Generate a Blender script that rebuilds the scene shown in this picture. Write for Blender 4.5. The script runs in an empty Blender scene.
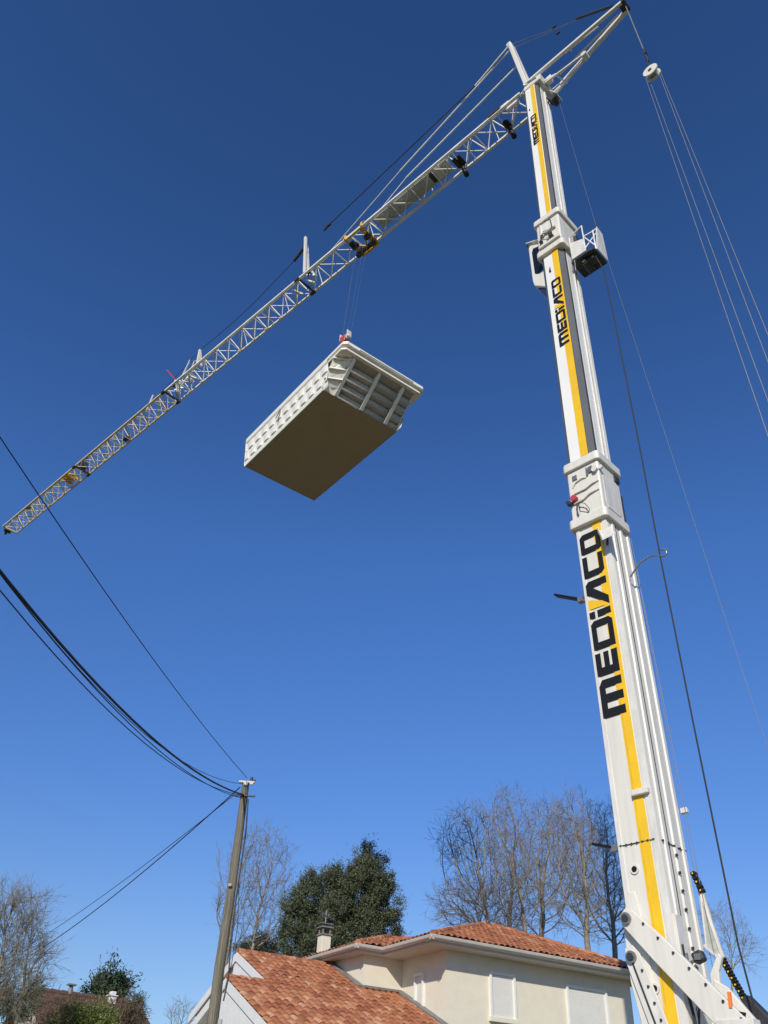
import bpy, bmesh, math, random
from mathutils import Vector as V, Matrix
R=math.radians; PI=math.pi
scene=bpy.context.scene; COL=scene.collection

# ------------------------------------------------------------------ camera
F_PX=845.0; PITCH=math.atan(845/1105.); ROLL=R(3.0); CH=1.6
cd=bpy.data.cameras.new('camera'); cam=bpy.data.objects.new('camera',cd); COL.objects.link(cam); scene.camera=cam
cd.sensor_fit='VERTICAL'; cd.sensor_height=24.0; cd.lens=24.0*F_PX/1024; cd.clip_start=.1; cd.clip_end=3000
FW=V((0,math.cos(PITCH),math.sin(PITCH))); RT0=V((1,0,0)); UP0=RT0.cross(FW)
RT=math.cos(ROLL)*RT0+math.sin(ROLL)*UP0; UP=-math.sin(ROLL)*RT0+math.cos(ROLL)*UP0
cam.matrix_world=Matrix(((RT.x,UP.x,-FW.x,0),(RT.y,UP.y,-FW.y,0),(RT.z,UP.z,-FW.z,CH),(0,0,0,1)))
CAM=V((0,0,CH))
def ray(x,y): return (FW*F_PX+RT*(x-384)+UP*(512-y)).normalized()
def atz(x,y,z): d=ray(x,y); return CAM+d*((z-CH)/d.z)            # point of a sight line at a height
def atd(x,y,dist): d=ray(x,y); return CAM+d*(dist/math.hypot(d.x,d.y))  # ... at a ground distance
def onplane(x,y,P0,n): d=ray(x,y); return CAM+d*(((P0-CAM).dot(n))/d.dot(n))

# ------------------------------------------------------------------ world, sun, exposure
SUN_AZ=math.atan2(-.25,-.97); SUN_EL=R(31)
w=bpy.data.worlds.new('World'); scene.world=w; w.use_nodes=True; nt=w.node_tree
bg=nt.nodes['Background']; sky=nt.nodes.new('ShaderNodeTexSky'); sky.sky_type='NISHITA'
sky.sun_disc=False; sky.sun_elevation=SUN_EL; sky.sun_rotation=SUN_AZ; sky.air_density=1.15; sky.dust_density=.25; sky.ozone_density=3.2; sky.altitude=0
hs=nt.nodes.new('ShaderNodeMixRGB'); hs.blend_type='MULTIPLY'; hs.inputs[0].default_value=1; hs.name='tint'
tcw=nt.nodes.new('ShaderNodeTexCoord'); spw=nt.nodes.new('ShaderNodeSeparateXYZ'); crw=nt.nodes.new('ShaderNodeValToRGB')
nt.links.new(tcw.outputs['Generated'],spw.inputs[0]); nt.links.new(spw.outputs[2],crw.inputs[0]); nt.links.new(crw.outputs[0],hs.inputs[2])
el_=crw.color_ramp.elements; el_[0].position=.155; el_[0].color=(.447,.54,.74,1); el_[1].position=.925; el_[1].color=(.235,.416,.68,1)
for p_,c_ in ((.32,(.372,.553,.873,1)),(.56,(.36,.60,.973,1))):
    q_=el_.new(p_); q_.color=c_

nt.links.new(sky.outputs[0],hs.inputs[1]); nt.links.new(hs.outputs[0],bg.inputs[0]); bg.inputs[1].default_value=.15
sd=bpy.data.lights.new('sun','SUN'); sun=bpy.data.objects.new('sun',sd); COL.objects.link(sun)
sd.energy=4.4; sd.angle=R(.53); sd.color=(1,.93,.81)
sdir=V((math.sin(SUN_AZ)*math.cos(SUN_EL),math.cos(SUN_AZ)*math.cos(SUN_EL),math.sin(SUN_EL)))
sun.rotation_euler=(-sdir).to_track_quat('-Z','Y').to_euler(); sun.location=(0,-20,60)
scene.view_settings.view_transform='Standard'; scene.view_settings.look='None'; scene.view_settings.gamma=1; scene.view_settings.exposure=0.0
scene.render.resolution_x=768; scene.render.resolution_y=1024

# ------------------------------------------------------------------ materials
def mat(name,c,rough=.5,var=.08,scale=3.,metal=0.,bump=0.,c2=None,spec=.5,det=6,coords='Object',stretch=(1,1,1)):
    m=bpy.data.materials.new(name); m.use_nodes=True; n=m.node_tree.nodes; l=m.node_tree.links; b=n['Principled BSDF']
    b.inputs['Roughness'].default_value=rough; b.inputs['Metallic'].default_value=metal
    b.inputs['Specular IOR Level'].default_value=spec
    tc=n.new('ShaderNodeTexCoord'); mp=n.new('ShaderNodeMapping'); mp.inputs['Scale'].default_value=stretch
    l.new(tc.outputs[coords],mp.inputs[0])
    no=n.new('ShaderNodeTexNoise'); no.inputs['Scale'].default_value=scale; no.inputs['Detail'].default_value=det; no.inputs['Roughness'].default_value=.65
    l.new(mp.outputs[0],no.inputs['Vector'])
    cr=n.new('ShaderNodeValToRGB'); l.new(no.outputs[0],cr.inputs[0]); cr.color_ramp.elements[0].position=.3; cr.color_ramp.elements[1].position=.72
    lo=c2 if c2 else tuple(x*(1-var*2) for x in c); hi=c if c2 else tuple(min(1,x*(1+var)) for x in c)
    cr.color_ramp.elements[0].color=(*lo,1); cr.color_ramp.elements[1].color=(*hi,1)
    l.new(cr.outputs[0],b.inputs['Base Color'])
    if bump:
        bp=n.new('ShaderNodeBump'); bp.inputs['Strength'].default_value=bump; bp.inputs['Distance'].default_value=.02
        l.new(no.outputs[0],bp.inputs['Height']); l.new(bp.outputs[0],b.inputs['Normal'])
    return m
M={}
M['white']=mat('white_paint',(.685,.655,.575),.38,.06,2.6,stretch=(2.5,2.5,.16),det=8)
M['whiteu']=mat('bright_white_paint',(.80,.785,.74),.34,.03,1.1,stretch=(1,1,.35))
M['white2']=mat('white_paint_worn',(.68,.655,.60),.42,.09,2.5,stretch=(1.5,1.5,.5),det=8)
M['jibw']=mat('lattice_white_paint',(.78,.76,.69),.4,.12,1.2)
M['jiby']=mat('lattice_cream_paint',(.66,.56,.34),.45,.3,1.5,c2=(.55,.45,.25))
M['grey']=mat('grey_steel_corner',(.115,.12,.12),.3,.12,2,stretch=(1,1,.2))
M['yellow']=mat('yellow_film',(.82,.50,.012),.38,.05,2)
M['ytrol']=mat('yellow_paint',(.72,.42,.02),.45,.15,3)
M['black']=mat('black_film',(.011,.011,.012),.5,.1,3,spec=.25)
M['dark']=mat('dark_steel',(.035,.035,.038),.5,.2,4)
M['rubber']=mat('rubber',(.02,.02,.02),.75,.1,5)
M['steel']=mat('bare_steel',(.33,.32,.30),.35,.12,5,metal=.7)
M['rope']=mat('wire_rope',(.20,.20,.20),.45,.1,6,metal=.3)
M['red']=mat('red_paint',(.46,.05,.06),.45,.1,3)
M['orange']=mat('orange_lens',(.8,.2,.04),.3,.05,3)
M['mesh']=mat('grey_green_panel',(.42,.44,.40),.5,.12,14)
M['pool']=mat('gelcoat_offwhite',(.79,.765,.68),.42,.05,2.2,bump=.05)
M['poolbot']=mat('brown_gelcoat_base',(.345,.28,.19),.65,.03,1.2)
M['poolshade']=mat('shaded_gelcoat',(.46,.44,.38),.55,.15,9,bump=.15)  # shell colour greyed down, shade under the step end painted in
M['poolin']=mat('pale_blue_gelcoat',(.45,.62,.68),.25,.03,2)
M['render']=mat('cream_render',(.68,.63,.51),.9,.03,3,bump=.12,spec=.2)
M['soffit']=mat('soffit_boards',(.55,.52,.46),.6,.04,5)
M['gutter']=mat('gutter_grey_beige',(.50,.46,.41),.4,.05,4)
M['flash']=mat('grey_flashing',(.20,.19,.18),.6,.15,5)
M['wtrim']=mat('white_gable_trim',(.74,.73,.70),.5,.04,5)
M['shutter']=mat('white_shutter',(.66,.65,.60),.45,.03,3)
M['glass']=mat('dark_glass',(.008,.010,.014),.06,.05,2)
M['wood']=mat('weathered_pole_wood',(.27,.24,.175),.9,.3,4,bump=1.0,c2=(.055,.05,.036),stretch=(9,9,.3))
M['bark']=mat('grey_bark',(.34,.29,.215),.9,.25,6,c2=(.10,.09,.075))
M['barkd']=mat('dark_bark',(.10,.085,.07),.9,.25,6)
M['barkw']=mat('pale_twigs',(.31,.275,.20),.9,.25,6,c2=(.13,.115,.08))
M['barkb']=mat('brown_twigs',(.17,.11,.07),.9,.25,6)
M['oldroof']=mat('old_brown_roof',(.15,.075,.05),.85,.35,9,c2=(.06,.037,.028),bump=.4)
M['wall2']=mat('grey_beige_wall',(.42,.38,.31),.9,.1,4)
M['conc']=mat('concrete',(.36,.35,.33),.85,.1,4,bump=.2)
M['asph']=mat('asphalt',(.055,.055,.055),.85,.2,9,bump=.3)
M['grass']=mat('winter_grass',(.11,.13,.045),.95,.3,1.2,c2=(.16,.13,.075),bump=.4)
M['paint']=mat('road_paint',(.7,.7,.67),.7,.1,6)
def leafmat(name,c,var=.35):
    m=bpy.data.materials.new(name); m.use_nodes=True; n=m.node_tree.nodes; l=m.node_tree.links; b=n['Principled BSDF']
    b.inputs['Roughness'].default_value=.6; b.inputs['Specular IOR Level'].default_value=.3
    g=n.new('ShaderNodeNewGeometry'); cr=n.new('ShaderNodeValToRGB'); l.new(g.outputs['Random Per Island'],cr.inputs[0])
    cr.color_ramp.elements[0].color=(*[x*(1-var) for x in c],1); cr.color_ramp.elements[1].color=(*[x*(1+var) for x in c],1)
    l.new(cr.outputs[0],b.inputs['Base Color']); return m
M['needle']=leafmat('dark_needles',(.088,.102,.056),.5)
M['leaf']=leafmat('olive_leaves',(.12,.15,.035),.5)
M['leafd']=leafmat('dark_leaves',(.055,.08,.04),.4)
def tilemat():
    m=bpy.data.materials.new('terracotta_tiles'); m.use_nodes=True; n=m.node_tree.nodes; l=m.node_tree.links; b=n['Principled BSDF']
    b.inputs['Roughness'].default_value=.8; b.inputs['Specular IOR Level'].default_value=.25
    tc=n.new('ShaderNodeTexCoord'); sep=n.new('ShaderNodeSeparateXYZ'); l.new(tc.outputs['Object'],sep.inputs[0])
    def fl(o,k):
        a=n.new('ShaderNodeMath'); a.operation='DIVIDE'; a.inputs[1].default_value=k; l.new(o,a.inputs[0])
        f=n.new('ShaderNodeMath'); f.operation='FLOOR'; l.new(a.outputs[0],f.inputs[0]); return f.outputs[0]
    cb=n.new('ShaderNodeCombineXYZ'); l.new(fl(sep.outputs[0],.21),cb.inputs[0]); l.new(fl(sep.outputs[1],.34),cb.inputs[1])
    wn=n.new('ShaderNodeTexWhiteNoise'); l.new(cb.outputs[0],wn.inputs['Vector'])
    cr=n.new('ShaderNodeValToRGB'); l.new(wn.outputs['Value'],cr.inputs[0]); cr.color_ramp.interpolation='LINEAR'
    e=cr.color_ramp.elements; e[0].position=0; e[0].color=(.28,.10,.052,1); e[1].position=1; e[1].color=(.56,.32,.19,1)
    for p,c in ((.35,(.37,.145,.072)),(.7,(.44,.185,.092)),(.9,(.48,.225,.12))):
        q=e.new(p); q.color=(*c,1)
    no=n.new('ShaderNodeTexNoise'); no.inputs['Scale'].default_value=5; no.inputs['Detail'].default_value=8; l.new(tc.outputs['Object'],no.inputs['Vector'])
    mx=n.new('ShaderNodeMixRGB'); mx.blend_type='MULTIPLY'; mx.inputs[0].default_value=.5; l.new(cr.outputs[0],mx.inputs[1])
    c2=n.new('ShaderNodeValToRGB'); c2.color_ramp.elements[0].position=.3; c2.color_ramp.elements[1].position=.65; c2.color_ramp.elements[0].color=(.45,.42,.40,1); l.new(no.outputs[0],c2.inputs[0]); l.new(c2.outputs[0],mx.inputs[2])
    l.new(mx.outputs[0],b.inputs['Base Color']); return m
M['tile']=tilemat()

# ------------------------------------------------------------------ mesh helpers
class MB:
    def __init__(s): s.v=[]; s.f=[]; s.sm=[]
    def add(s,vs,fs,smooth=False):
        o=len(s.v); s.v+=[tuple(x) for x in vs]; s.f+=[tuple(i+o for i in f) for f in fs]; s.sm+=[smooth]*len(fs); return s
    def box(s,c,d,ax=None):
        c=V(c); ax=ax or (V((1,0,0)),V((0,1,0)),V((0,0,1)))
        vs=[c+ax[0]*(d[0]/2*i)+ax[1]*(d[1]/2*j)+ax[2]*(d[2]/2*k) for i in(-1,1) for j in(-1,1) for k in(-1,1)]
        return s.add(vs,[(0,1,3,2),(4,6,7,5),(0,4,5,1),(2,3,7,6),(0,2,6,4),(1,5,7,3)])
    def beam(s,p,q,w,h,up=(0,0,1)):
        p=V(p);q=V(q);d=q-p;L=d.length
        if L<1e-6: return s
        d.normalize();u=V(up)
        if abs(d.dot(u))>.98:u=V((1,0,0))
        a=d.cross(u).normalized();b=a.cross(d)
        return s.box((p+q)/2,(L,w,h),(d,a,b))
    def tube(s,p,q,r,r2=None,n=8,caps=True,smooth=True):
        p=V(p);q=V(q);r2=r if r2 is None else r2;d=q-p
        if d.length<1e-6:return s
        d.normalize();u=V((0,0,1)) if abs(d.z)<.9 else V((1,0,0));a=d.cross(u).normalized();b=d.cross(a)
        vs=[];
        for c,rr in((p,r),(q,r2)):
            for i in range(n):
                t=2*PI*i/n; vs.append(c+a*math.cos(t)*rr+b*math.sin(t)*rr)
        s.add(vs,[(i,i+n,(i+1)%n+n,(i+1)%n) for i in range(n)],smooth)
        if caps: s.add(vs[:n],[tuple(range(n))]); s.add(vs[n:],[tuple(reversed(range(n)))])
        return s
    def path(s,pts,r,n=6):
        pts=[V(p) for p in pts];o=[];m=len(pts);a0=None
        for i,p in enumerate(pts):
            d=(pts[min(i+1,m-1)]-pts[max(i-1,0)]).normalized()
            if a0 is None: u=V((0,0,1)) if abs(d.z)<.9 else V((1,0,0)); a=d.cross(u).normalized()
            else: a=(a0-d*a0.dot(d)).normalized()
            a0=a;b=d.cross(a);rr=r[i] if isinstance(r,(list,tuple)) else r
            for k in range(n):
                t=2*PI*k/n;o.append(p+a*math.cos(t)*rr+b*math.sin(t)*rr)
        f=[(i*n+k,i*n+n+k,i*n+n+(k+1)%n,i*n+(k+1)%n) for i in range(m-1) for k in range(n)]
        s.add(o,f,True); s.add(o[:n],[tuple(range(n))]); s.add(o[-n:],[tuple(reversed(range(n)))]); return s
    def prism(s,poly,ext):          # 3-D polygon extruded by a vector
        poly=[V(p) for p in poly];e=V(ext);n=len(poly);vs=poly+[p+e for p in poly]
        return s.add(vs,[tuple(reversed(range(n))),tuple(range(n,2*n))]+[(i,(i+1)%n,(i+1)%n+n,i+n) for i in range(n)])
    def build(s,name,m,parent=None,bevel=0,loc=None,seg=1,split=False):
        if split:                       # one object per loose piece
            lab=list(range(len(s.v)))
            def find(a):
                while lab[a]!=a: lab[a]=lab[lab[a]]; a=lab[a]
                return a
            for f in s.f:
                for i in f[1:]: lab[find(i)]=find(f[0])
            # coincident verts belong together
            seen={}
            for i,v in enumerate(s.v):
                k=(round(v[0],4),round(v[1],4),round(v[2],4))
                if k in seen: lab[find(i)]=find(seen[k])
                else: seen[k]=i
            grp={}
            for f,sm in zip(s.f,s.sm): grp.setdefault(find(f[0]),[]).append((f,sm))
            out=[]
            for g in grp.values():
                ids=sorted({i for f,_ in g for i in f}); mp={a:b for b,a in enumerate(ids)}
                q=MB(); q.v=[s.v[i] for i in ids]; q.f=[tuple(mp[i] for i in f) for f,_ in g]; q.sm=[x for _,x in g]
                out.append(q.build(name,m,parent,bevel,loc,seg))
            return out
        me=bpy.data.meshes.new(name); me.from_pydata(s.v,[],s.f); me.polygons.foreach_set('use_smooth',s.sm)
        bm=bmesh.new(); bm.from_mesh(me)
        bmesh.ops.recalc_face_normals(bm,faces=bm.faces); bm.to_mesh(me); bm.free()
        me.materials.append(M[m] if isinstance(m,str) else m)
        o=bpy.data.objects.new(name,me); COL.objects.link(o)
        if parent: o.parent=parent
        if loc: o.location=loc
        if bevel:
            b=o.modifiers.new('bevel','BEVEL'); b.width=bevel; b.segments=seg; b.limit_method='ANGLE'; b.angle_limit=R(35)
        return o
def tag(o,label=None,cat=None,group=None,kind=None):
    for k,v in (('label',label),('category',cat),('group',group),('kind',kind)):
        if v: o[k]=v
    return o
def empty(name,loc,rz=0):
    o=bpy.data.objects.new(name,None); COL.objects.link(o); o.location=loc; o.rotation_euler=(0,0,rz); o.empty_display_size=.3; return o
def copy_tree(o,parent=None):
    c=o.copy(); COL.objects.link(c); c.parent=parent
    for ch in list(o.children): copy_tree(ch,c)
    return c

# ------------------------------------------------------------------ ground, road
def sheet(name,x0,x1,y0,y1,z,m):
    b=MB(); b.add([(x0,y0,z),(x1,y0,z),(x1,y1,z),(x0,y1,z)],[(0,1,2,3)]); return tag(b.build(name,m),kind='structure')
sheet('ground',-900,900,-900,900,0,'grass')
sheet('road',-200,200,-3.5,3.2,.004,'asph')
sheet('driveway',2.2,16,4.4,23.5,.008,'conc')
b=MB(); b.box((0,3.3,.06),(400,.18,.13)); tag(b.build('kerb','conc',bevel=.02),kind='structure')
sheet('pavement',-200,200,3.4,4.4,.012,'asph')
b=MB()
for i in range(-20,21): b.box((i*5,-.15,.008),(2.4,.12,.002))
tag(b.build('road_marking','paint'),kind='structure')

# ================================================================== CRANE
H=41.0
TOP=atz(541,92,H); TIP=atz(6,533,H); J=(TIP-TOP).normalized(); S=V((-J.y,J.x,0)); T0=V((TOP.x,TOP.y,0))
crane=empty('mobile_tower_crane',T0,math.atan2(J.y,J.x))
tag(crane,'tall white and yellow mobile tower crane with long lattice jib beside the house','crane')
def L(P): d=P-T0; return V((d.dot(J),d.dot(S),P.z))
def lv(x,y,v): return L(onplane(x,y,T0+S*v,S))
def lu(x,y,u): return L(onplane(x,y,T0+J*u,J))
def extr(prof,z0,z1,mb=None,smooth=False):
    mb=mb or MB(); n=len(prof); mb.prism([(u,v,z0) for u,v in prof],(0,0,z1-z0)); return mb

def lettering(parent,z0,z1,uL,uR,v,th,boldness=1.):
    # stencil style word reading upward: s along the mast, t from foot (right) to head (left) of the letters
    rows=dict(m0=0,m1=.182,e0=.182,e1=.325)
    Lh=z1-z0
    def P(s,t): return (uR+(uL-uR)*t, v, z0+Lh*s)
    mb=MB()
    def poly(pts): mb.prism([P(*p) for p in pts],(0,th,0))
    k=.26; q=.040*boldness          # stroke thickness across / along
    c=.03
    # M : s 0 .. .182
    a,b_=0.,.182
    poly([(a,1),(b_-c,1),(b_,1-.16),(b_,1-k),(a,1-k)])
    for s0 in (a,(a+b_-q)/2,b_-q): poly([(s0,0),(s0+q,0),(s0+q,1-k),(s0,1-k)])
    # E
    a,b_=.203,.318
    poly([(a,0),(a+q,0),(a+q,1),(a,1)])
    for t0,t1 in ((0,.27),(.39,.62),(.76,1)): poly([(a+q,t0),(b_,t0),(b_,t1),(a+q,t1)])
    # D
    a,b_=.338,.492
    poly([(a,0),(a+q*.9,0),(a+q*.9,1),(a,1)]); poly([(a+q*.9,1-k*.9),(b_-q*.9,1-k*.9),(b_-q*.9,1),(a+q*.9,1)]); poly([(a+q*.9,0),(b_-q*.9,0),(b_-q*.9,k*.9),(a+q*.9,k*.9)])
    poly([(b_-q*.9,0),(b_-c*.6,0),(b_,.16),(b_,.84),(b_-c*.6,1),(b_-q*.9,1)])
    # i
    a,b_=.507,.507+q*.9
    poly([(a,0),(b_,0),(b_,.62),(a,.62)]); poly([(a,.74),(b_,.74),(b_,1),(a,1)])
    # A : left leg slants, right leg upright, flat head
    a=.556; b_=.715
    poly([(a,0),(a+q*1.15,0),(b_-q*1.0,.70),(b_-q*1.0,1),(b_-q*1.9,1),(b_-q*2.0,.86)])
    poly([(b_-q,0),(b_,0),(b_,.86),(b_-c*.6,1),(b_-q,1)])
    # C
    a,b_=.737,.862
    poly([(a,.0+.16),(a+c*.6,0),(a+q*.9,0),(a+q*.9,1),(a,1)]); poly([(a+q*.9,0),(b_,0),(b_,k*.9),(a+q*.9,k*.9)]); poly([(a+q*.9,1-k*.9),(b_,1-k*.9),(b_,1),(a+q*.9,1)])
    # O
    a,b_=.880,1.0
    poly([(a,.1),(a+c*.4,0),(a+q*.85,0),(a+q*.85,1),(a,1)]); poly([(a+q*.85,0),(b_-q*.85,0),(b_-q*.85,k*.85),(a+q*.85,k*.85)]); poly([(a+q*.85,1-k*.85),(b_-q*.85,1-k*.85),(b_-q*.85,1),(a+q*.85,1)])
    poly([(b_-q*.85,0),(b_-c*.4,0),(b_,.12),(b_,.84),(b_-c*.6,1),(b_-q*.85,1)])
    mb.build('lettering','black',parent)
    t=MB(); t.prism([P(.560,1),(P(.615,.98)),P(.585,.30),P(.556,.12)],(0,th*.7,0)); t.build('yellow_triangle','yellow',parent)

# --- lower mast section -------------------------------------------------
a_,b_=.49,.66; cu=-.05
def rp(u0,u1,v0,v1,r,n=4):
    pts=[]
    for cx,cy,s0 in ((u1-r,v1-r,0),(u0+r,v1-r,90),(u0+r,v0+r,180),(u1-r,v0+r,270)):
        for i in range(n+1):
            t=R(s0+90*i/n); pts.append((cx+r*math.cos(t),cy+r*math.sin(t)))
    return pts
low=extr(rp(cu-a_,cu+a_,-b_+.12,b_,.09),2.6,16.3)
lowo=low.build('mast_section','white',crane)
for p in lowo.data.polygons: p.use_smooth=True
lowo.rotation_euler=(0,.012,0); lowo.location=(-.012*7.0,0,0)
def edge_split(o,ang=40):
    m=o.modifiers.new('es','EDGE_SPLIT'); m.split_angle=R(ang)
edge_split(lowo)
mb=MB()   # raised guide ridges and seams of the lower section
for v in (.36,-.05,-.42): mb.prism([(cu-a_-.035,v-.05,2.8),(cu-a_-.035,v+.05,2.8),(cu-a_+.02,v+.09,2.8),(cu-a_+.02,v-.09,2.8)],(0,0,13.1))
mb.prism([(cu-a_+.02,b_+.02,2.8),(cu-a_+.13,b_+.02,2.8),(cu-a_+.16,b_-.02,2.8),(cu-a_,b_-.02,2.8)],(0,0,13.0))
mb.prism([(cu+a_-.16,b_-.02,2.8),(cu+a_-.13,b_+.02,2.8),(cu+a_-.03,b_+.02,2.8),(cu+a_,b_-.02,2.8)],(0,0,13.0))
mb.build('guide_rail','white2',lowo)
mb=MB(); mb.box((cu-a_-.006,.21,9.3),(.014,.018,13)); mb.build('seam','dark',lowo)
mb=MB(); mb.box((-.235,b_+.008,9.45),(.25,.016,13.2)); mb.build('yellow_stripe','yellow',lowo)
mb=MB(); mb.box((-.16,b_+.019,7.2),(.02,.006,9)); mb.build('stripe_seam','ytrol',lowo,split=True)
lettering(lowo,10.13,15.5,.34,-.28,b_+.016,.008)
# bolted joint ring at z 7.2
mb=MB()
z=7.2
mb.box((cu,b_+.012,z),(2*a_-.1,.02,.016)); mb.box((cu-a_-.008,0,z),(.02,2*b_-.3,.016)); mb.build('joint_seam','dark',lowo)
mb=MB()
for i in range(7): mb.tube((cu-.4+i*.13,b_+.01,z),(cu-.4+i*.13,b_+.04,z),.02,n=8)
for i in range(5): mb.tube((cu-a_-.01,.5-i*.24,z),(cu-a_-.05,.5-i*.24,z),.02,n=8)
for i in range(12): mb.tube((cu-a_-.03,.03,7.0-i*.36),(cu-a_-.075,.03,7.0-i*.36),.03,n=8)
mb.build('bolt','dark',lowo,split=True)
for zz,uu in ((6.68,.09),(4.45,.02)):
    mb=MB(); mb.tube((uu,b_+.0,zz),(uu,b_+.03,zz),.10,n=20); o=mb.build('port_ring','white2',lowo)
    mb=MB(); mb.tube((uu,b_+.005,zz),(uu,b_+.036,zz),.062,n=18); mb.build('port_hole','black',lowo)
# reinforcement plate with pin bosses
mb=MB(); mb.prism([(.16,b_,6.25),(.30,b_,6.25),(.52,b_,5.75),(.52,b_,4.6),(.40,b_,3.9),(.40,b_,2.7),(.1,b_,2.7),(.02,b_,5.3)],(0,.035,0)); mb.build('stiffener_plate','white',lowo,bevel=.012)
# small clamp and shelf on the stripe
mb=MB(); mb.box((-.34,b_+.06,8.22),(.40,.12,.13)); mb.build('bracket','white2',lowo,bevel=.015)
mb=MB(); mb.box((cu-a_-.10,-.62,8.1),(.16,.1,.12)); mb.build('bracket','white2',lowo,bevel=.01)
# sign-like hood under the collar with its strut
hc=[lv(*q_) for q_ in ((597.5,533,.70),(611,527.5,.70),(615.5,534,1.02),(602,540.6,1.02))]
mb=MB(); mb.prism(hc,(0,0,.05)); mb.prism([hc[0],hc[3],hc[3]+V((0,0,.12)),hc[0]+V((0,0,.2))],(-.03,0,0)); hd_=mb.build('cable_hood','white2',crane,bevel=.008)
mc=(hc[0]+hc[1]+hc[2]+hc[3])/4
mb=MB(); mb.beam(mc+V((-.02,-.02,0)),V((-.36,.66,14.85)),.05,.05); mb.build('hood_strut','dark',hd_)
# flood lamps on arms
for (x0,y0,x1,y1) in ((556,595,583,602),(594,844,614,850)):
    p=lv(x1,y1,.60); q=lv(x0,y0,.60); sh=V((.012*(p.z-7),0,0)); p-=sh; q-=sh; p=V((cu+a_-.02,p.y,p.z))
    mb=MB(); mb.tube(p,p+(q-p)*.35,.03); mb.box(p+(q-p)*.16,(.16,.14,.14)); lo=mb.build('lamp_arm','steel',lowo)
    mb=MB(); mb.beam(p+(q-p)*.25,q,.20,.055); mb.build('lamp','black',lo,bevel=.01)
# cable guide hook on the right face
g0=lv(635,562,0);  gz=14.35
mb=MB(); mb.path([(cu-a_,0,gz-.25),(-.85,0,gz+.05),(-1.15,0,gz+.13),(-1.35,0,gz+.10),(-1.56,.02,gz-.05),(-1.66,.02,gz-.02),(-1.66,.02,gz+.12),(-1.5,0,gz+.2)],.025,8); mb.build('cable_guide','steel',crane)

# --- lower collar --------------------------------------------------------
def collar(z0,z1,a,b,cu,fl,name='guide_collar',cv=0):
    mb=MB(); mb.prism([(u,v,z0+.2) for u,v in rp(cu-a,cu+a,cv-b,cv+b,.05,2)],(0,0,z1-z0-.4)); c=mb.build(name,'white',crane)
    for z in (z0,z1-.30):
        m=MB(); m.prism([(u,v,z) for u,v in rp(cu-a-fl,cu+a+fl,cv-b-fl,cv+b+fl,.12,4)],(0,0,.30)); m.build('flange','white',c,bevel=.03,seg=2)
    return c
col1=collar(15.75,18.1,.52,.56,.055,.09,cv=.16)
m=MB()
for z in (17.2,16.9,17.05): pass
m.path([(-.05,.73,17.35),(.10,.76,17.38),(.3,.75,17.33),(.42,.73,17.2)],.02); m.path([(-.42,.73,17.05),(-.2,.76,17.02),(.0,.755,16.95),(.38,.75,16.95)],.028)
m.path([(-.40,.73,16.75),(-.1,.76,16.72),(.1,.755,16.62),(.42,.75,16.6)],.028); m.build('hydraulic_pipe','white2',col1)
m=MB()
m.path([(.30,.74,16.55),(.24,.80,16.35),(.12,.82,16.3),(.02,.80,16.2),(.0,.78,16.05),(.1,.75,15.9)],.013); m.path([(.30,.74,16.5),(.2,.82,16.5),(.05,.83,16.4),(-.06,.80,16.15),(.12,.75,15.88)],.011)
m.path([(.34,.74,16.55),(.33,.82,16.3),(.30,.80,16.1)],.02); m.build('hose','dark',col1)
m=MB(); m.tube((.38,.74,16.75),(.38,.86,16.75),.10,n=18); m.build('pressure_cap','red',col1)
m=MB(); m.tube((.5,.82,16.65),(.62,.82,16.72),.045); m.box((.53,.82,16.62),(.12,.12,.10)); m.build('valve','dark',col1)
m=MB(); m.box((.32,.74,17.52),(.16,.03,.16)); m.box((-.22,.75,17.55),(.14,.05,.2)); m.box((-.10,.75,17.52),(.05,.05,.28)); m.build('plate','steel',col1,bevel=.006,split=True)
m=MB(); m.tube((-.37,.73,17.45),(-.37,.82,17.45),.09,n=14); m.tube((-.52,.66,17.5),(-.52,.72,17.5),.07); m.build('sheave','white2',col1)
m=MB(); m.prism([(-.465,.56,17.25),(-.465,.50,17.45),(-.465,-.16,17.45),(-.465,-.22,17.3),(-.465,-.22,16.35),(-.465,-.14,16.2),(-.465,.48,16.2),(-.465,.56,16.4)],(-.018,0,0)); m.build('inspection_panel','white2',col1,bevel=.006)
m=MB(); m.box((-.47,-.22,17.6),(.1,.24,.2)); m.box((-.44,-.44,16.7),(.05,.05,.9)); m.build('latch','dark',col1)

# --- middle and top mast sections (grey chamfered corners) --------------
def inner(z0,z1,a,b,ch,cu,wu,cv=0):
    f=b+cv; g=cv-b; c1=ch*.62; c2=ch*.30
    prof=[(cu+a,f-c2),(cu+a-c1,f),(cu-a+ch,f),(cu-a,f-ch),(cu-a,g+ch*.6),(cu-a+ch*.6,g),(cu+a-c1,g),(cu+a,g+c2)]
    o=extr(prof,z0,z1).build('mast_section','grey',crane)
    m=MB(); t=.012
    m.box((cu+(ch-c1)/2,f+t/2,(z0+z1)/2),(2*a-ch-c1,t,z1-z0)); 
    m.box((cu-a-t/2,cv-.12*b,(z0+z1)/2),(t,2*b-ch*1.6-.12,z1-z0)); m.box((cu+a+t/2,cv,(z0+z1)/2),(t,2*(b-ch)*.86,z1-z0))
    m.build('white_panel','whiteu',o)
    m=MB(); m.box((cu-a-.03,cv-.05,(z0+z1)/2),(.035,.06,z1-z0)); m.box((cu-a-.03,cv-.25,(z0+z1)/2),(.025,.04,z1-z0)); m.build('guide_rail','white2',o)
    m=MB(); m.box((cu-a-.004,f-ch,(z0+z1)/2),(.03,.022,z1-z0)); m.box((cu-a+ch,f+.004,(z0+z1)/2),(.014,.014,z1-z0)); m.build('corner_trim','dark',o)
    return o
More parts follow.
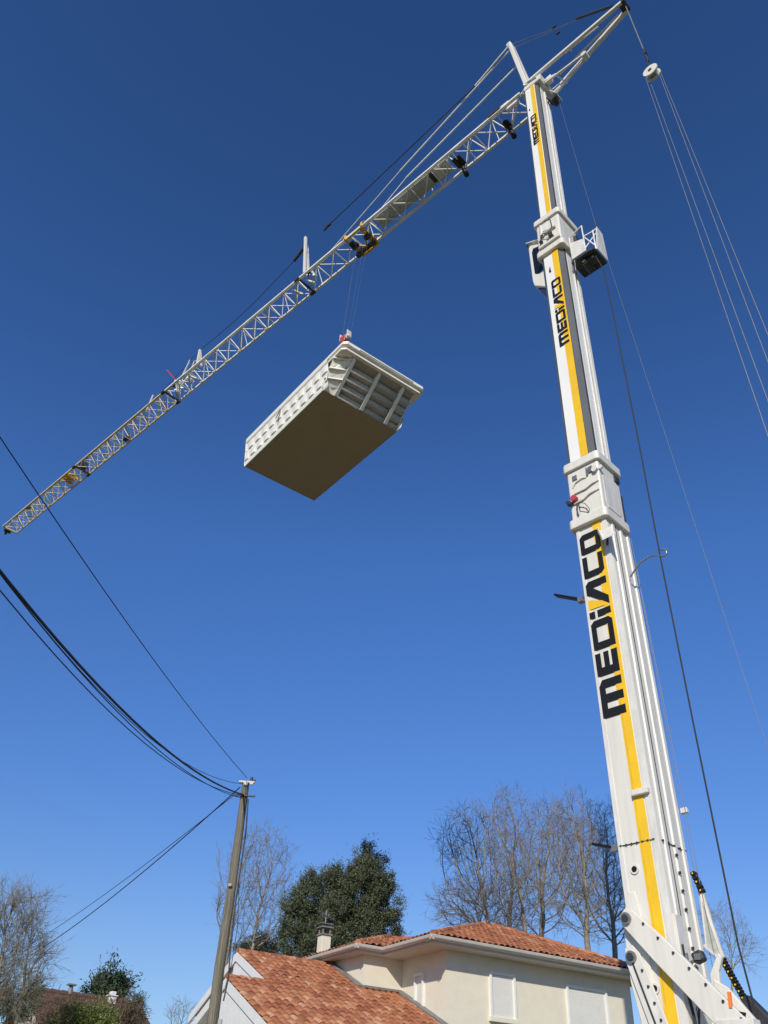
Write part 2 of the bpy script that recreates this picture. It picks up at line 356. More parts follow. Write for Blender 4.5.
mid=inner(17.6,30.5,.44,.55,.165,.15,0,cv=.13); mid.rotation_euler=(0,.008,0); mid.location=(-.008*27,0,0)
m=MB(); m.box((.0,.68+.020,24.2),(.25,.012,12.0)); m.build('yellow_stripe','yellow',mid)
lettering(mid,23.15,26.62,.31,-.07,.708,.008,.85)
m=MB(); m.prism([(.33,.695,27.2),(.27,.695,27.45),(.25,.695,27.15)],(0,.03,0)); m.build('black_marker','black',mid)
top=inner(29.9,41.05,.36,.51,.13,.20,0,cv=.06)
m=MB(); m.box((.10,.57+.020,35.6),(.20,.012,10.8)); m.build('yellow_stripe','yellow',top)
lettering(top,36.0,38.35,.37,.08,.598,.008,.85)
m=MB(); m.box((.37,.59,39.0),(.05,.03,.12)); m.build('black_marker','black',top)

# --- upper collar --------------------------------------------------------
col2=collar(28.2,30.45,.50,.60,.14,.09,cv=.14)
m=MB(); m.box((.15,.78,29.6),(.45,.14,.5)); m.box((.05,.80,29.05),(.3,.1,.22)); m.tube((.38,.8,29.3),(.38,.8,29.9),.09,n=10); m.tube((-.2,.78,29.4),(.3,.84,29.45),.05); m.build('machinery','white2',col2,bevel=.02)
m=MB(); m.path([(.5,.8,29.1),(.3,.9,29.3),(.1,.88,29.1),(-.1,.86,29.4),(-.05,.84,29.9),(.2,.84,30.05)],.02); m.box((.0,.84,29.0),(.16,.1,.16)); m.box((.45,.82,29.0),(.12,.1,.1)); m.build('hose','dark',col2)
m=MB(); m.box((-.42,-.30,29.3),(.12,.3,.6)); m.build('side_box','dark',col2,bevel=.02)
m=MB(); m.box((.1,.83,28.62),(.9,.14,.14)); m.tube((.2,.80,28.7),(.6,.80,28.5),.04); m.build('rail','white2',col2,bevel=.015)
# --- operator cab on the jib side ----------------------------------------
m=MB(); cabprof=[(.55,29.5),(1.20,29.95),(1.28,29.8),(1.24,27.75),(1.18,27.45),(.62,26.9),(.55,27.0)]
m.prism([(u,-.75,z) for u,z in cabprof],(0,1.15,0)); cab=m.build('cab','white',crane,bevel=.04,seg=2)
m=MB(); m.prism([(.62,.405,29.45),(1.06,.405,29.6),(1.13,.405,29.4),(1.10,.405,28.1),(.95,.405,27.95),(.62,.405,28.05)],(0,.012,0)); m.build('side_window','glass',cab,bevel=.003)
m=MB(); m.prism([(1.255,-.6,29.6),(1.255,.25,29.6),(1.22,.25,28.0),(1.22,-.6,28.0)],(.02,0,0)); m.build('front_window','glass',cab)
m=MB(); m.prism([(.66,-.6,26.93),(1.1,-.6,27.36),(1.1,.28,27.36),(.66,.28,26.93)],(.015,0,-.03)); m.build('floor_window','glass',cab)
m=MB(); m.box((.92,-.17,29.95),(.95,1.25,.05),(V((.89,0,.45)).normalized(),V((0,1,0)),V((-.45,0,.89)).normalized())); m.build('roof','white2',cab,bevel=.01)
m=MB(); m.tube((1.30,.3,29.95),(1.36,.35,30.15),.02); m.build('antenna','dark',cab)
# --- service platform on the right ---------------------------------------
pl=V((-1.05,-.55,27.6))
m=MB(); m.box((-.90,-.02,27.35),(.95,.85,.09)); plat=m.build('service_platform','dark',crane,bevel=.01)
m=MB(); m.prism([(-.5,.42,27.40),(-1.08,.42,27.40),(-1.02,.42,28.15),(-.55,.42,28.35)],(0,.05,0)); m.build('side_panel','white2',plat,bevel=.01)
m=MB(); m.prism([(-1.40,.30,27.35),(-1.40,-.42,27.35),(-1.40,-.36,28.9),(-1.40,.02,29.0)],(-.04,0,0)); m.build('back_panel','white2',plat,bevel=.01)
m=MB()
rr=.026
m.path([(-.5,.42,28.75),(-1.05,.42,28.95)],rr); m.tube((-1.05,.42,28.95),(-1.05,.42,27.4),rr); m.tube((-.5,.42,28.75),(-.5,.42,27.4),rr)
m.path([(-1.05,.42,28.3),(-1.38,.28,28.45),(-1.38,.0,28.9)],rr); m.tube((-1.05,.42,27.6),(-1.38,.1,28.5),rr); m.tube((-1.38,.28,27.6),(-1.05,.40,28.3),rr); m.tube((-1.38,.28,27.4),(-1.38,.28,28.5),rr)
m.build('railing','jibw',plat)
m=MB(); m.tube((-.85,.25,27.2),(-.85,-.25,27.2),.15,n=14); m.box((-1.1,.1,27.22),(.25,.3,.2)); m.box((-.95,.43,27.33),(.6,.06,.12)); m.build('winch','dark',plat,bevel=.01)
m=MB(); m.tube((-.85,.26,27.2),(-.85,.31,27.2),.08,n=14); m.tube((-.55,.40,26.8),(-.56,.4,27.4),.02); m.build('winch_cap','steel',plat)
m=MB(); m.tube((-1.40,.02,28.95),(-1.52,.08,29.2),.02); m.build('antenna','dark',plat)
# --- mast head ------------------------------------------------------------
m=MB(); m.prism([(.55,-.62,40.85),(-.35,-.62,40.85),(-.42,-.62,41.25),(.45,-.62,41.5)],(0,1.24,0)); head=m.build('mast_head','white2',crane,bevel=.03)
m=MB()
for v in (.45,-.35): m.tube((.40,v,41.3),(.35,v*1.5,41.3),.13,n=12); m.box((.1,v,41.5),(.4,.16,.3))
m.box((.62,.35,41.1),(.25,.3,.3)); m.tube((.7,.5,41.0),(.2,.66,41.3),.05); m.tube((-.2,.66,41.15),(.4,.66,41.3),.04)
m.build('pin_bracket','white2',head,bevel=.02,split=True)
m=MB(); m.box((-.44,-.20,39.95),(.26,.45,.60),(V((.9,0,-.43)).normalized(),V((0,1,0)),V((.43,0,.9)).normalized())); m.build('winch_box','dark',head,bevel=.02)
m=MB(); m.box((-.60,-.20,40.15),(.05,.55,.65),(V((.9,0,-.43)).normalized(),V((0,1,0)),V((.43,0,.9)).normalized())); m.box((-.55,.1,41.2),(.3,.2,.5)); m.box((-.6,-.45,41.15),(.4,.15,.4)); m.tube((-.4,.3,41.0),(-.9,.1,41.25),.05); m.build('bracket','white2',head,bevel=.015,split=True)
HD=V((1.32,0,47.6))
m=MB()
for v in (.30,-.10):
    m.beam((.45,v,41.4),(HD.x-.05,v*.4,HD.z-.1),.24,.22,(1,0,0))
m.beam((.45,.1,41.5),(HD.x-.05,.02,HD.z),.5,.12,(1,0,0)); m.tube((HD.x,-.22,HD.z),(HD.x,.22,HD.z),.14,n=12)
hs_=m.build('head_strut','white',crane,bevel=.03)
RE=V((-4.62,0,42.4))
def strut(name,p,q,w,h,m_='white'):
    b=MB(); b.beam(p,q,w,h); return b.build(name,m_,crane,bevel=.015)
strut('rear_strut',(.35,.55,41.5),(RE.x,.20,RE.z),.15,.15)
strut('rear_strut',(-.25,-.55,41.2),(RE.x,-.22,RE.z),.16,.24)
m=MB(); m.beam((-1.6,.30,41.9),(-3.3,.12,42.2),.05,.05); m.beam((-1.0,-.1,41.4),(-4.2,-.06,42.2),.06,.08); m.beam((-1.9,.40,41.9),(-1.9,.2,41.85),.05,.12); m.build('strut_brace','white2',crane)
m=MB(); m.tube((RE.x,-.28,RE.z),(RE.x,.28,RE.z),.11,n=12); m.box((RE.x+.10,-.1,RE.z-.05),(.28,.4,.18)); m.build('strut_end','dark',crane,bevel=.02)
P2=lv(585,56,0)
m=MB(); m.beam((-.4,.25,40.9),P2+V((0,.1,0)),.09,.09); m.beam((-.5,-.3,40.5),P2+V((0,-.1,0)),.10,.10); m.beam((-.9,.25,41.05),(-1.2,-.3,40.6),.06,.06); m.tube(P2+V((0,-.16,0)),P2+V((0,.16,0)),.14,n=12); m.build('folding_arm','white2',crane,bevel=.01)
m=MB()
for v in (.12,-.12): m.tube((HD.x,v,HD.z),lv(578,20,v),.016,n=5)
m.build('guy_rope','rope',crane)
m=MB()
for v in (.10,-.10): m.beam(lv(576,19,v),lv(612,6,v),.12,.05); 
m.build('guy_link','dark',crane)
m=MB(); m.box(lv(554,27,.1),(.2,.08,.08)); m.box(lv(558,33,-.1),(.2,.08,.08)); m.build('rope_clamp','dark',crane,split=True)
# pendants
def rod(name,p,q,r,mt): 
    b=MB(); b.tube(p,q,r,n=6); return b.build(name,mt,crane)
e1=lv(330,224,.1)
m=MB(); m.tube((HD.x,.15,HD.z-.1),lv(475,86,.15),.045,n=6); m.build('pendant_rod','jibw',crane)
m=MB(); m.tube(lv(475,86,.15),e1,.032,n=6); o=m.build('loose_pendant','dark',crane)
m=MB(); m.tube(e1,e1+V((.5,0,-.15)),.07,n=6); m.box(e1+V((.2,0,0)),(.5,.12,.16)); m.build('pendant_clevis','dark',o)
pm=lv(400,171,0); pe1=lv(327,258,0); 
m=MB(); m.tube((HD.x+.05,0,HD.z-.25),pm,.045,n=6); m.build('pendant_rod','jibw',crane)
m=MB(); m.tube(pm,(15.1,0,42.2),.026,n=6); m.build('pendant_rod','jibw',crane)
pm2=lv(406,178,-.1)
m=MB(); m.tube((1.0,-.2,HD.z-1.9),pm2,.05,n=6); m.tube((1.0,-.2,HD.z-1.9),(HD.x,-.1,HD.z-.2),.05,n=6); m.build('pendant_rod','jibw',crane)
m=MB(); m.tube(pm2,(10.9,0,42.2),.028,n=6); m.build('pendant_rod','jibw',crane)

# --- jib lattice ------------------------------------------------------------
W2=.60; ZB=41.0; ZT=42.2
def lattice(u0,u1,bay,mt,rc=.060,rd=.033):
    m=MB()
    for v,z in ((W2,ZB),(-W2,ZB)): m.beam((u0,v,z),(u1,v,z),rc*1.9,rc*2.1)
    m.tube((u0,0,ZT),(u1,0,ZT),rc*1.05,n=8)
    n=max(1,round((u1-u0)/bay)); s=(u1-u0)/n
    for i in range(n):
        a=u0+i*s; c=a+s/2; e=a+s
        for v in (W2,-W2):
            m.tube((a,v,ZB),(c,0,ZT),rd,n=5,caps=False); m.tube((c,0,ZT),(e,v,ZB),rd,n=5,caps=False)
            if i%3==1: m.tube((c,0,ZT),(c,v,ZB),rd*.8,n=5,caps=False)
        m.tube((a,-W2,ZB),(a,W2,ZB),rd*.9,n=5,caps=False)
        if i%2: m.tube((a,-W2,ZB),(e,W2,ZB),rd,n=5,caps=False)
        else: m.tube((a,W2,ZB),(e,-W2,ZB),rd,n=5,caps=False)
        if i%3!=1: m.tube((a,-W2,ZB),(e,W2,ZB),rd*.9,n=5,caps=False); m.tube((a,W2,ZB),(e,-W2,ZB),rd*.9,n=5,caps=False)
        if i%5==2: m.tube((c,-W2,ZB),(c,W2,ZB),rd*.9,n=5,caps=False)
    return m.build('jib_section',mt,crane)
lattice(.75,16.2,1.45,'jibw'); lattice(16.45,29.5,1.3,'jibw',.057,.032); lattice(29.8,41.0,1.15,'jiby',.052,.032); lattice(41.2,52.4,1.1,'jiby',.050,.032)
# guide rail along the chord and joints
m=MB(); m.box((14,W2-.02,ZB-.09),(26.5,.05,.04)); m.build('trolley_rail','jibw',crane)
for u in (16.32,29.65,41.1):
    m=MB()
    for v,z in ((W2,ZB),(-W2,ZB),(0,ZT)): m.box((u,v,z),(.4,.17,.17))
    m.beam((u-.1,W2,ZB),(u-.1,-W2,ZB),.1,.12); m.beam((u+.1,W2,ZB),(u-.1,0,ZT),.08,.08); m.beam((u,-W2,ZB),(u,0,ZT),.08,.08)
    m.build('jib_joint','dark',crane,bevel=.01)
for u,dv in ((16.9,.3),(15.4,-.2),(15.8,.2),(28.4,.1),(27.0,.3),(27.4,-.3),(28.9,-.2)):
    m=MB(); m.beam((u,dv+.2,41.1),(u+.5,dv*.2,42.0),.10,.10); m.beam((u,-dv,41.05),(u+.25,dv,41.1),.12,.1); m.build('joint_bracket','jibw',crane)
# machinery panel inside the jib (u 5.5 - 10.5)
m=MB(); m.box((8.0,.0,41.25),(5.0,.75,.05)); o=m.build('machinery_deck','mesh',crane)
m=MB(); m.box((8.3,.05,41.5),(1.1,.4,.4)); m.tube((6.6,-.25,41.4),(6.6,.35,41.4),.22,n=12); m.box((9.8,0,41.4),(.7,.4,.3)); m.build('winch','dark',o,bevel=.02)
m=MB(); m.box((6.2,.1,41.3),(.5,.7,.35)); m.build('winch_guard','white2',o,bevel=.02)
for u in (5.0,2.1):
    m=MB(); m.tube((u,-.35,40.95),(u-.12,-.55,40.25),.10,.13,n=12); m.tube((u,.05,41.0),(u,-.45,41.0),.10,n=10); o=m.build('drive_motor','black',crane)
m=MB(); m.box((5.0,-.1,41.05),(.5,.6,.08)); m.box((2.1,-.2,41.05),(.35,.4,.08)); m.build('motor_plate','dark',crane,bevel=.01,split=True)
m=MB(); m.tube((.72,.0,40.35),(.62,-.15,39.95),.13,n=10); m.build('limit_switch','black',crane)
m=MB(); m.box((2.2,W2,41.12),(.7,.2,.22)); m.build('root_joint','dark',crane,bevel=.02,split=True)
m=MB(); m.box((2.0,W2-.1,41.3),(1.1,.12,.2)); m.box((1.5,.1,41.6),(.7,.2,.2)); m.build('root_bracket','white2',crane,bevel=.02)

# struts standing on the jib
def posts(u,top,du,name,parts=2,spread=.14):
    m=MB()
    for i,v in enumerate((spread,-spread)[:parts]):
        m.beam((u+du*(i*.0),v,42.15),(top.x,v*.7,top.z-(0 if i==0 else .7)),.16,.14,(1,0,0))
    for k in range(5):
        f=.15+.16*k; m.beam((u+(top.x-u)*f,spread,42.15+(top.z-42.15)*f),(u+(top.x-u)*f,-spread,42.15+(top.z-42.15)*f),.05,.05)
    return m.build(name,'white',crane,bevel=.01)
st1=V((16.95,0,46.2)); posts(16.4,st1,0,'jib_post')
m=MB(); m.beam(st1+V((.1,0,-.8)),st1+V((1.0,0,-1.35)),.14,.2); m.build('post_clevis','dark',crane)
st2=lv(200,350,0)
m=MB(); m.beam((26.9,.1,42.1),st2,.14,.14,(1,0,0)); m.beam((26.9,-.2,42.1),st2,.12,.12,(1,0,0)); m.path([lv(187,380,0),lv(195,361,0),lv(199,362,0)],.07,6); m.beam((28.6,0,41.2),(27.0,0,42.5),.12,.12,(1,0,0)); m.build('jib_post','white',crane)
pr=[st1+V((1.0,0,-1.35)),lv(255,295,0),lv(225,322,0),st2]
m=MB(); m.path([pr[0]+(pr[3]-pr[0])*(k/10)+V((0,0,-.5*math.sin(PI*k/10))) for k in range(11)],.022,5); m.build('post_rope','dark',crane)
for (x0,y0,x1,y1,mt) in ((190,360,177,387,'jibw'),(167,370,175,379,'red'),(153,395,146,412,'jibw'),(116,433,113,438,'jibw'),(64,477,66,474,'dark'),(175,380,178,388,'jibw')):
    p=lv(x0,y0,0); q=lv(x1,y1,0); m=MB(); m.beam(p,q,.07,.07); m.build('jib_mast_rod',mt,crane)
m=MB(); m.path([st2,lv(190,361,0),lv(168,385,0),(33,0,42.3)],.015,5); m.build('post_rope','dark',crane)
# yellow gear on the outer jib
m=MB(); m.beam((42.4,.5,41.2),(42.4,-.4,41.2),.15,.2); m.beam((43.3,.5,41.2),(43.3,-.4,41.2),.15,.2); m.beam((42.3,.4,41.3),(43.4,.4,41.3),.15,.15); m.tube((42.9,-.1,41.3),(42.9,.3,41.3),.25,n=12); m.beam((42.3,-.35,41.1),(43.4,-.2,41.4),.12,.12); m.build('outer_sheave_frame','ytrol',crane,bevel=.02)
m=MB(); m.box((41.2,0,41.5),(.5,.5,.5)); m.box((35.6,-.3,41.1),(.4,.3,.3)); m.box((49.0,.3,41.3),(.4,.3,.25)); m.box((45.6,.2,41.9),(.9,.1,.1)); m.build('jib_fitting','dark',crane,bevel=.02)
m=MB(); m.beam((52.4,W2,ZB),(52.4,-W2,ZB),.14,.14); m.beam((52.4,W2,ZB),(53.1,.2,41.4),.1,.1); m.beam((52.4,-W2,ZB),(53.1,-.2,41.4),.1,.1); m.beam((52.4,0,ZT),(53.1,0,41.5),.1,.1); m.build('jib_tip','jiby',crane,bevel=.02)
m=MB(); m.box((53.0,.05,41.0),(.15,.2,.4)); m.tube((52.9,-.25,41.2),(52.9,.25,41.2),.22,n=12); m.build('tip_sheave','dark',crane,bevel=.02)

# --- trolley -------------------------------------------------------------
TU=11.75
m=MB()
for du in (-.62,.62):
    m.beam((TU+du,W2+.03,ZB-.08),(TU+du,-W2-.04,ZB-.08),.10,.13); m.beam((TU+du,W2+.03,ZB-.1),(TU+du,W2+.03,ZB+.25),.14,.12)
    m.beam((TU+du,-W2-.04,ZB-.1),(TU+du,-W2-.04,ZB+.25),.14,.12); m.beam((TU+du,.1,ZB-.12),(TU+du*.6,-.45,ZB-.28),.12,.12)
m.beam((TU-.62,W2+.02,ZB-.1),(TU+.62,W2+.02,ZB-.1),.07,.07); m.beam((TU-.6,-W2-.1,ZB-.15),(TU+.6,-W2-.1,ZB-.15),.12,.14)
m.beam((TU-.6,.25,ZB-.15),(TU+.1,-.5,ZB-.15),.08,.09); m.beam((TU+.6,.25,ZB-.15),(TU-.1,-.5,ZB-.15),.08,.09); m.beam((TU-.4,W2,ZB),(TU-.6,-.2,ZB-.3),.09,.09)
tr=m.build('trolley','ytrol',crane,bevel=.015)
for du in (-.5,.45):
    m=MB(); m.tube((TU+du,-.05,ZB-.18),(TU+du,.12,ZB-.18),.24,n=16); m.tube((TU+du,-.45,ZB-.2),(TU+du,-.30,ZB-.2),.22,n=16); m.build('sheave','dark',tr)
m=MB(); m.box((TU-.1,-.45,ZB-.22),(.9,.22,.2)); m.box((TU+.5,.25,ZB-.15),(.3,.2,.2)); m.box((TU-.5,.1,ZB-.1),(.25,.2,.25)); m.box((TU+.7,-.5,ZB-.15),(.3,.25,.22)); m.build('drive_box','dark',tr,bevel=.02)
m=MB()
for du in (-.95,.95):
    for v in (W2+.05,-W2-.05): m.tube((TU+du*.85,v-.06,ZB+.12),(TU+du*.85,v+.06,ZB+.12),.09,n=10)
m.build('trolley_wheel','steel',tr)

# --- rear guy pulley and ropes --------------------------------------------
PU=V((-4.83,0,35.85))
m=MB(); m.tube((RE.x,0,RE.z),PU+V((.04,0,1.9)),.028,n=6); m.build('guy_rope','rope',crane)
m=MB()
for v in (.07,-.07): m.beam(PU+V((.03,v,1.95)),PU+V((0,v,.1)),.05,.035)
m.box(PU+V((.02,0,1.75)),(.1,.2,.35)); m.box(PU+V((.02,0,1.2)),(.08,.12,.5)); m.build('guy_shackle','dark',crane,bevel=.01)
m=MB()
for v in (.13,-.13):
    m.tube(PU+V((0,v-.03,0)),PU+V((0,v+.03,0)),.30,n=28)
    for k in (-1,1): pass
pu=m.build('guy_pulley','white',crane,bevel=.012)
m=MB(); m.tube(PU+V((0,-.12,0)),PU+V((0,.12,0)),.20,n=20); m.build('sheave_groove','steel',pu)
m=MB(); m.tube(PU+V((0,-.18,0)),PU+V((0,.18,0)),.08,n=12); m.build('axle','dark',pu)
for (x,y,v,pu_) in ((768,436,.10,.26),(768,401,-.12,.2),(768,362,.10,-.25),(768,335,-.12,-.27)):
    p=PU+V((pu_,v,-.05)); q=lv(x,y,v); d=(q-p); e=p+d*((3.0-p.z)/d.z)
    m=MB(); m.tube(p,e,.011,n=5); m.build('guy_rope','rope',crane)
# hanging power cable and thin signal ropes
m=MB(); m.path([(-1.3,.25,27.1),(-1.44,.12,26.3),(-1.46,.06,24),(-1.47,0,18),(-1.46,0,14.3),(-1.49,0,10),(-1.52,-.05,5.2),(-1.65,-.1,3.2),(-1.4,-.1,2.4)],.019,6); m.build('power_cable','rubber',crane)
m=MB(); m.tube((-.62,-.3,40.3),(-1.46,.1,28.9),.006,n=4); m.tube((-1.5,.1,28.6),(-2.6,0,14),.005,n=4); m.tube((-2.6,0,14),(-3.4,0,3.2),.005,n=4); m.build('signal_rope','rope',crane)
m=MB(); m.tube((-.52,-.45,15.6),(-.80,-.6,3.2),.007,n=5); m.tube((-.5,-.48,15.6),(-.65,-.7,3.2),.006,n=5); m.build('mast_rope','rope',crane)

# --- foot of the mast: links, chain, guard, turntable, carrier --------------
v=b_+.05
p=V((.29,v+.06,5.70)); q=lv(752,1040,v+.06)
m=MB(); d=(q-p).normalized(); n_=V((-d.z,0,d.x)); 
if n_.z<0:n_=-n_
poly=[p-d*.16+n_*.12,p+n_*.20-d*.02,p+d*.9+n_*.24,q+n_*.22,q-n_*.26,p+d*.9-n_*.22,p-n_*.17,p-d*.16-n_*.08]
m.prism(poly,(0,.13,0)); ln=m.build('erection_link','white',crane,bevel=.015)
m=MB(); 
for k in range(8): m.tube(p+d*(.35+k*.4)+n_*.17+V((0,.12,0)),p+d*(.35+k*.4)+n_*.17+V((0,.16,0)),.025,n=8)
m.build('bolt','dark',ln,split=True)
m=MB(); m.tube(p+V((0,.1,0)),p+V((0,.19,0)),.115,n=20); m.build('pin_ring','steel',ln)
m=MB(); m.tube(p+V((0,.15,0)),p+V((0,.215,0)),.075,n=8); m.build('pin','dark',ln)
p=V((.36,v,5.02)); q=lv(664,1040,v); d=(q-p).normalized(); n_=V((-d.z,0,d.x)); 
if n_.x<0:n_=-n_
m=MB(); m.prism([p-d*.2+n_*.08,p-d*.2-n_*.1,p-n_*.19,q-n_*.22,q+n_*.16,p+n_*.16],(0,.05,0)); ln2=m.build('lower_link','white2',crane,bevel=.012)
m=MB(); m.tube(p+V((0,.04,0)),p+V((0,.11,0)),.115,n=20); m.build('pin_ring','steel',ln2)
m=MB(); m.tube(p+V((0,.08,0)),p+V((0,.135,0)),.075,n=8); m.build('pin','dark',ln2)
m=MB(); m.beam(p+d*.1+n_*.02+V((0,.06,0)),q+n_*.02+V((0,.06,0)),.02,.03)
for k in range(6): m.tube(p+d*(.3+k*.3)-n_*.12+V((0,.04,0)),p+d*(.3+k*.3)-n_*.12+V((0,.08,0)),.025,n=8)
m.build('bolt','dark',ln2,split=True)
# guard wedge, energy chain
vq=-.6
A1=lv(694,872,vq);A2=lv(712,905,vq);A3=lv(722,958,vq);A4=lv(745,1000,vq);A5=lv(775,1030,vq)
m=MB(); m.prism([lv(697,885,vq),lv(703,890,vq),lv(724,960,vq),lv(706,945,vq)],(0,-.04,0)); m.build('guard_panel','mesh',crane)
m=MB(); m.beam(A1,lv(724,960,vq),.05,.06); m.beam(lv(704,945,vq),lv(724,962,vq),.04,.05); m.beam(lv(700,888,vq),lv(707,950,vq),.03,.03); m.build('guard_frame','white2',crane)
def chain(pa,pb,nn):
    m=MB(); d=(pb-pa)/nn; dn=d.normalized(); s=V((-dn.z,0,dn.x))
    for k in range(nn):
        c=pa+d*(k+.5); m.box(c,(d.length*.86,.14,.11),(dn,V((0,1,0)),s))
    o=m.build('energy_chain','black',crane,bevel=.012)
    m=MB()
    for k in range(0,nn,2):
        c=pa+d*(k+.5); m.box(c+V((0,.074,0)),(.03,.010,.03))
        
    m.build('chain_pin','yellow',o)
chain(lv(693,872,vq),lv(703,893,vq),5); chain(A3,A4,13)
m=MB(); m.beam(A4,A5+(A5-A4)*.6,.3,.24); m.build('chain_tray','dark',crane,bevel=.02)
vv=.1
m=MB(); m.prism([lv(720,953,vv),lv(724,958,vv),lv(721,972,vv),lv(722,985,vv),lv(732,1000,vv),lv(716,1000,vv),lv(712,975,vv)],(0,.1,0))
m.prism([lv(716,980,vv),lv(730,988,vv),lv(775,1040,vv),lv(742,1040,vv),lv(718,1008,vv)],(0,.12,0)); m.build('support_arm','white',crane,bevel=.015)
# work lamp on the side, striped tail sign, small beacon
wp=lu(707,962,-.72)
m=MB(); m.tube((cu-a_,.3,wp.z-.15),(-.75,.3,wp.z-.05),.035); m.path([(cu-a_,.45,wp.z),(-.68,.45,wp.z+.05),(-.68,.45,wp.z-.35),(cu-a_,.45,wp.z-.4)],.018); m.build('lamp_bracket','steel',crane)
m=MB(); m.box((-.82,.25,wp.z),(.22,.2,.20),(V((.9,0,-.3)).normalized(),V((0,1,0)),V((.3,0,.9)).normalized())); wl=m.build('work_lamp','dark',crane,bevel=.03)
m=MB(); m.box((-.84,.36,wp.z-.01),(.13,.02,.11)); m.build('lamp_glass','steel',wl)
sp=lv(730,1003,.9)
m=MB(); m.beam(lv(729,992,.9),lv(731,1008,.9),.04,.06); m.build('marker_lens','orange',crane)
m=MB(); m.tube(lv(742,1012,.8),lv(742,1022,.8),.07,.05,n=12); m.build('beacon','black',crane)
m=MB(); m.box(lv(738,1024,.8),(.7,.3,.12)); m.tube(lv(724,1020,.8),lv(760,1026,.8),.03); m.build('fitting','white2',crane,bevel=.02)
m=MB(); m.path([(cu-a_-.1,.5,5.2),(cu-a_-.12,.5,4.4),(-.75,.45,4.1),(-.6,.5,3.2)],.02); m.path([(-.62,.55,4.4),(-.7,.6,3.9),(-.66,.6,3.1)],.03); m.build('hose','rubber',crane)
m=MB(); m.box((cu-a_-.04,.42,4.95),(.07,.30,1.6)); m.build('side_plate','white2',crane,bevel=.01)
# carrier (below the frame)
m=MB(); m.box((-1.0,0,2.2),(4.6,2.4,.9)); m.box((-4.8,0,2.5),(3.0,2.4,.9)); m.box((-5.5,0,1.9),(1.2,2.5,1.4)); m.build('turntable_frame','white',crane,bevel=.05)
m=MB(); m.tube((0,0,1.45),(0,0,1.8),1.0,n=28); m.build('slew_ring','dark',crane)
m=MB(); m.box((-1,0,1.15),(13,2.3,.6)); ch=m.build('carrier_chassis','yellow',crane,bevel=.05)
for i in range(5):
    for s_ in (-1,1):
        m=MB(); x=-6.2+i*2.3+(1 if i>2 else 0); m.tube((x,s_*1.0,.55),(x,s_*1.35,.55),.55,n=24); wh=m.build('wheel','rubber',ch,bevel=.04)
        m=MB(); m.tube((x,s_*1.2,.55),(x,s_*1.37,.55),.28,n=16); m.build('rim','white2',wh)
for x in (-4,4):
    for s_ in (-1,1):
        m=MB(); m.beam((x*.6,s_*1.0,1.2),(x,s_*3.0,1.2),.3,.3); m.tube((x,s_*3.0,1.3),(x,s_*3.0,.1),.1); m.box((x,s_*3.0,.06),(.6,.6,.1)); m.build('outrigger','yellow',ch,bevel=.02)

# ================================================================== HOOK + POOL SHELL
ZP=25.0
q0=atz(324,390,ZP); E_=V((.8083,.5888,0)); Lw=V((-.5888,.8083,0))
pool=empty('pool_shell',q0,math.atan2(E_.y,E_.x))
tag(pool,'off-white fibreglass swimming pool shell with brown underside hanging from the crane','pool shell')
PW=3.56; PL=5.95; PH=1.52; OV=1.42
m=MB(); m.box((PW/2,PL/2,-.012),(PW+.06,PL+.02,.024)); m.build('base_panel','poolbot',pool)
# corrugated long walls (grid)
def wall(side):
    m=MB(); nl=240; nz=60; y0=-.30; y1=PL
    vs=[]
    for i in range(nl+1):
        y=y0+(y1-y0)*i/nl
        for k in range(nz+1):
            f=k/nz; z=f*(PH-.12)
            yy=y+ (0 if i else -0)
            # two staggered rows of outward scoops plus gentle vertical corrugation
            def scoop(yc,zc,w,hh):
                dy=(y-yc)/w; dz=(z-zc)/hh
                if abs(dy)>.5 or dz<0 or dz>1: return 0
                return math.cos(dy*PI)**.55*(1-dz)**.9 
            d=.0
            per=.56
            for row,(zc,hh) in enumerate(((.26,.48),(.76,.48))):
                off=(row*.35)*per; yc=math.floor((y-off)/per)*per+per/2+off
                d=max(d,.055*scoop(yc,zc,per*.75,hh))
            out=.14*f+d+.015
            if f>.84: out=.10*f+.05+.05*min(1,(f-.84)/.05)
            if f<.02: out=0
            vs.append((-out,yy,z) if side<0 else (PW+out,yy,z))
    fs=[(i*(nz+1)+k,(i+1)*(nz+1)+k,(i+1)*(nz+1)+k+1,i*(nz+1)+k+1) for i in range(nl) for k in range(nz)]
    m.add(vs,fs,False); return m.build('side_wall','pool',pool)
wall(-1); wall(1)
m=MB(); m.prism([(-.05,PL,0),(PW+.05,PL,0),(PW+.12,PL+.12,PH-.1),(-.12,PL+.12,PH-.1)],(0,.05,0)); m.build('end_wall','pool',pool,bevel=.01)
# stepped near end: treads as horizontal tubes climbing outward
m=MB()
pts=[(.25,0.0)]
for k in range(4):
    cy=.14-.27*k; cz=.21+.265*k; r_=.155
    for a_k in range(9):
        an=R(-80+a_k*(160/8.))     # bulge outward and down
        ux,uz=-math.cos(an),math.sin(an); ca,sa=math.cos(R(-22)),math.sin(R(-22))
        pts.append((cy+r_*(ux*ca-uz*sa),cz+r_*(ux*sa+uz*ca)))
    pts.append((cy+.02,cz+.15))
pts.append((-.80,1.22)); n=len(pts); vs=[]
for (y,z) in pts: vs+=[(.40,y,z),(PW-.02,y,z)]
m.add([(x,y,z) for x,y,z in vs],[(2*i,2*i+1,2*i+3,2*i+2) for i in range(n-1)],True)
m.add([(.40,-.50,1.18),(PW-.02,-.50,1.18),(PW-.02,-1.3,1.24),(.40,-1.3,1.24)],[(0,1,2,3)])
sw=m.build('step_wall','poolshade',pool); sw.modifiers.new('sol','SOLIDIFY').thickness=.03  # darker colour here stands in for the shade below the overhanging rim
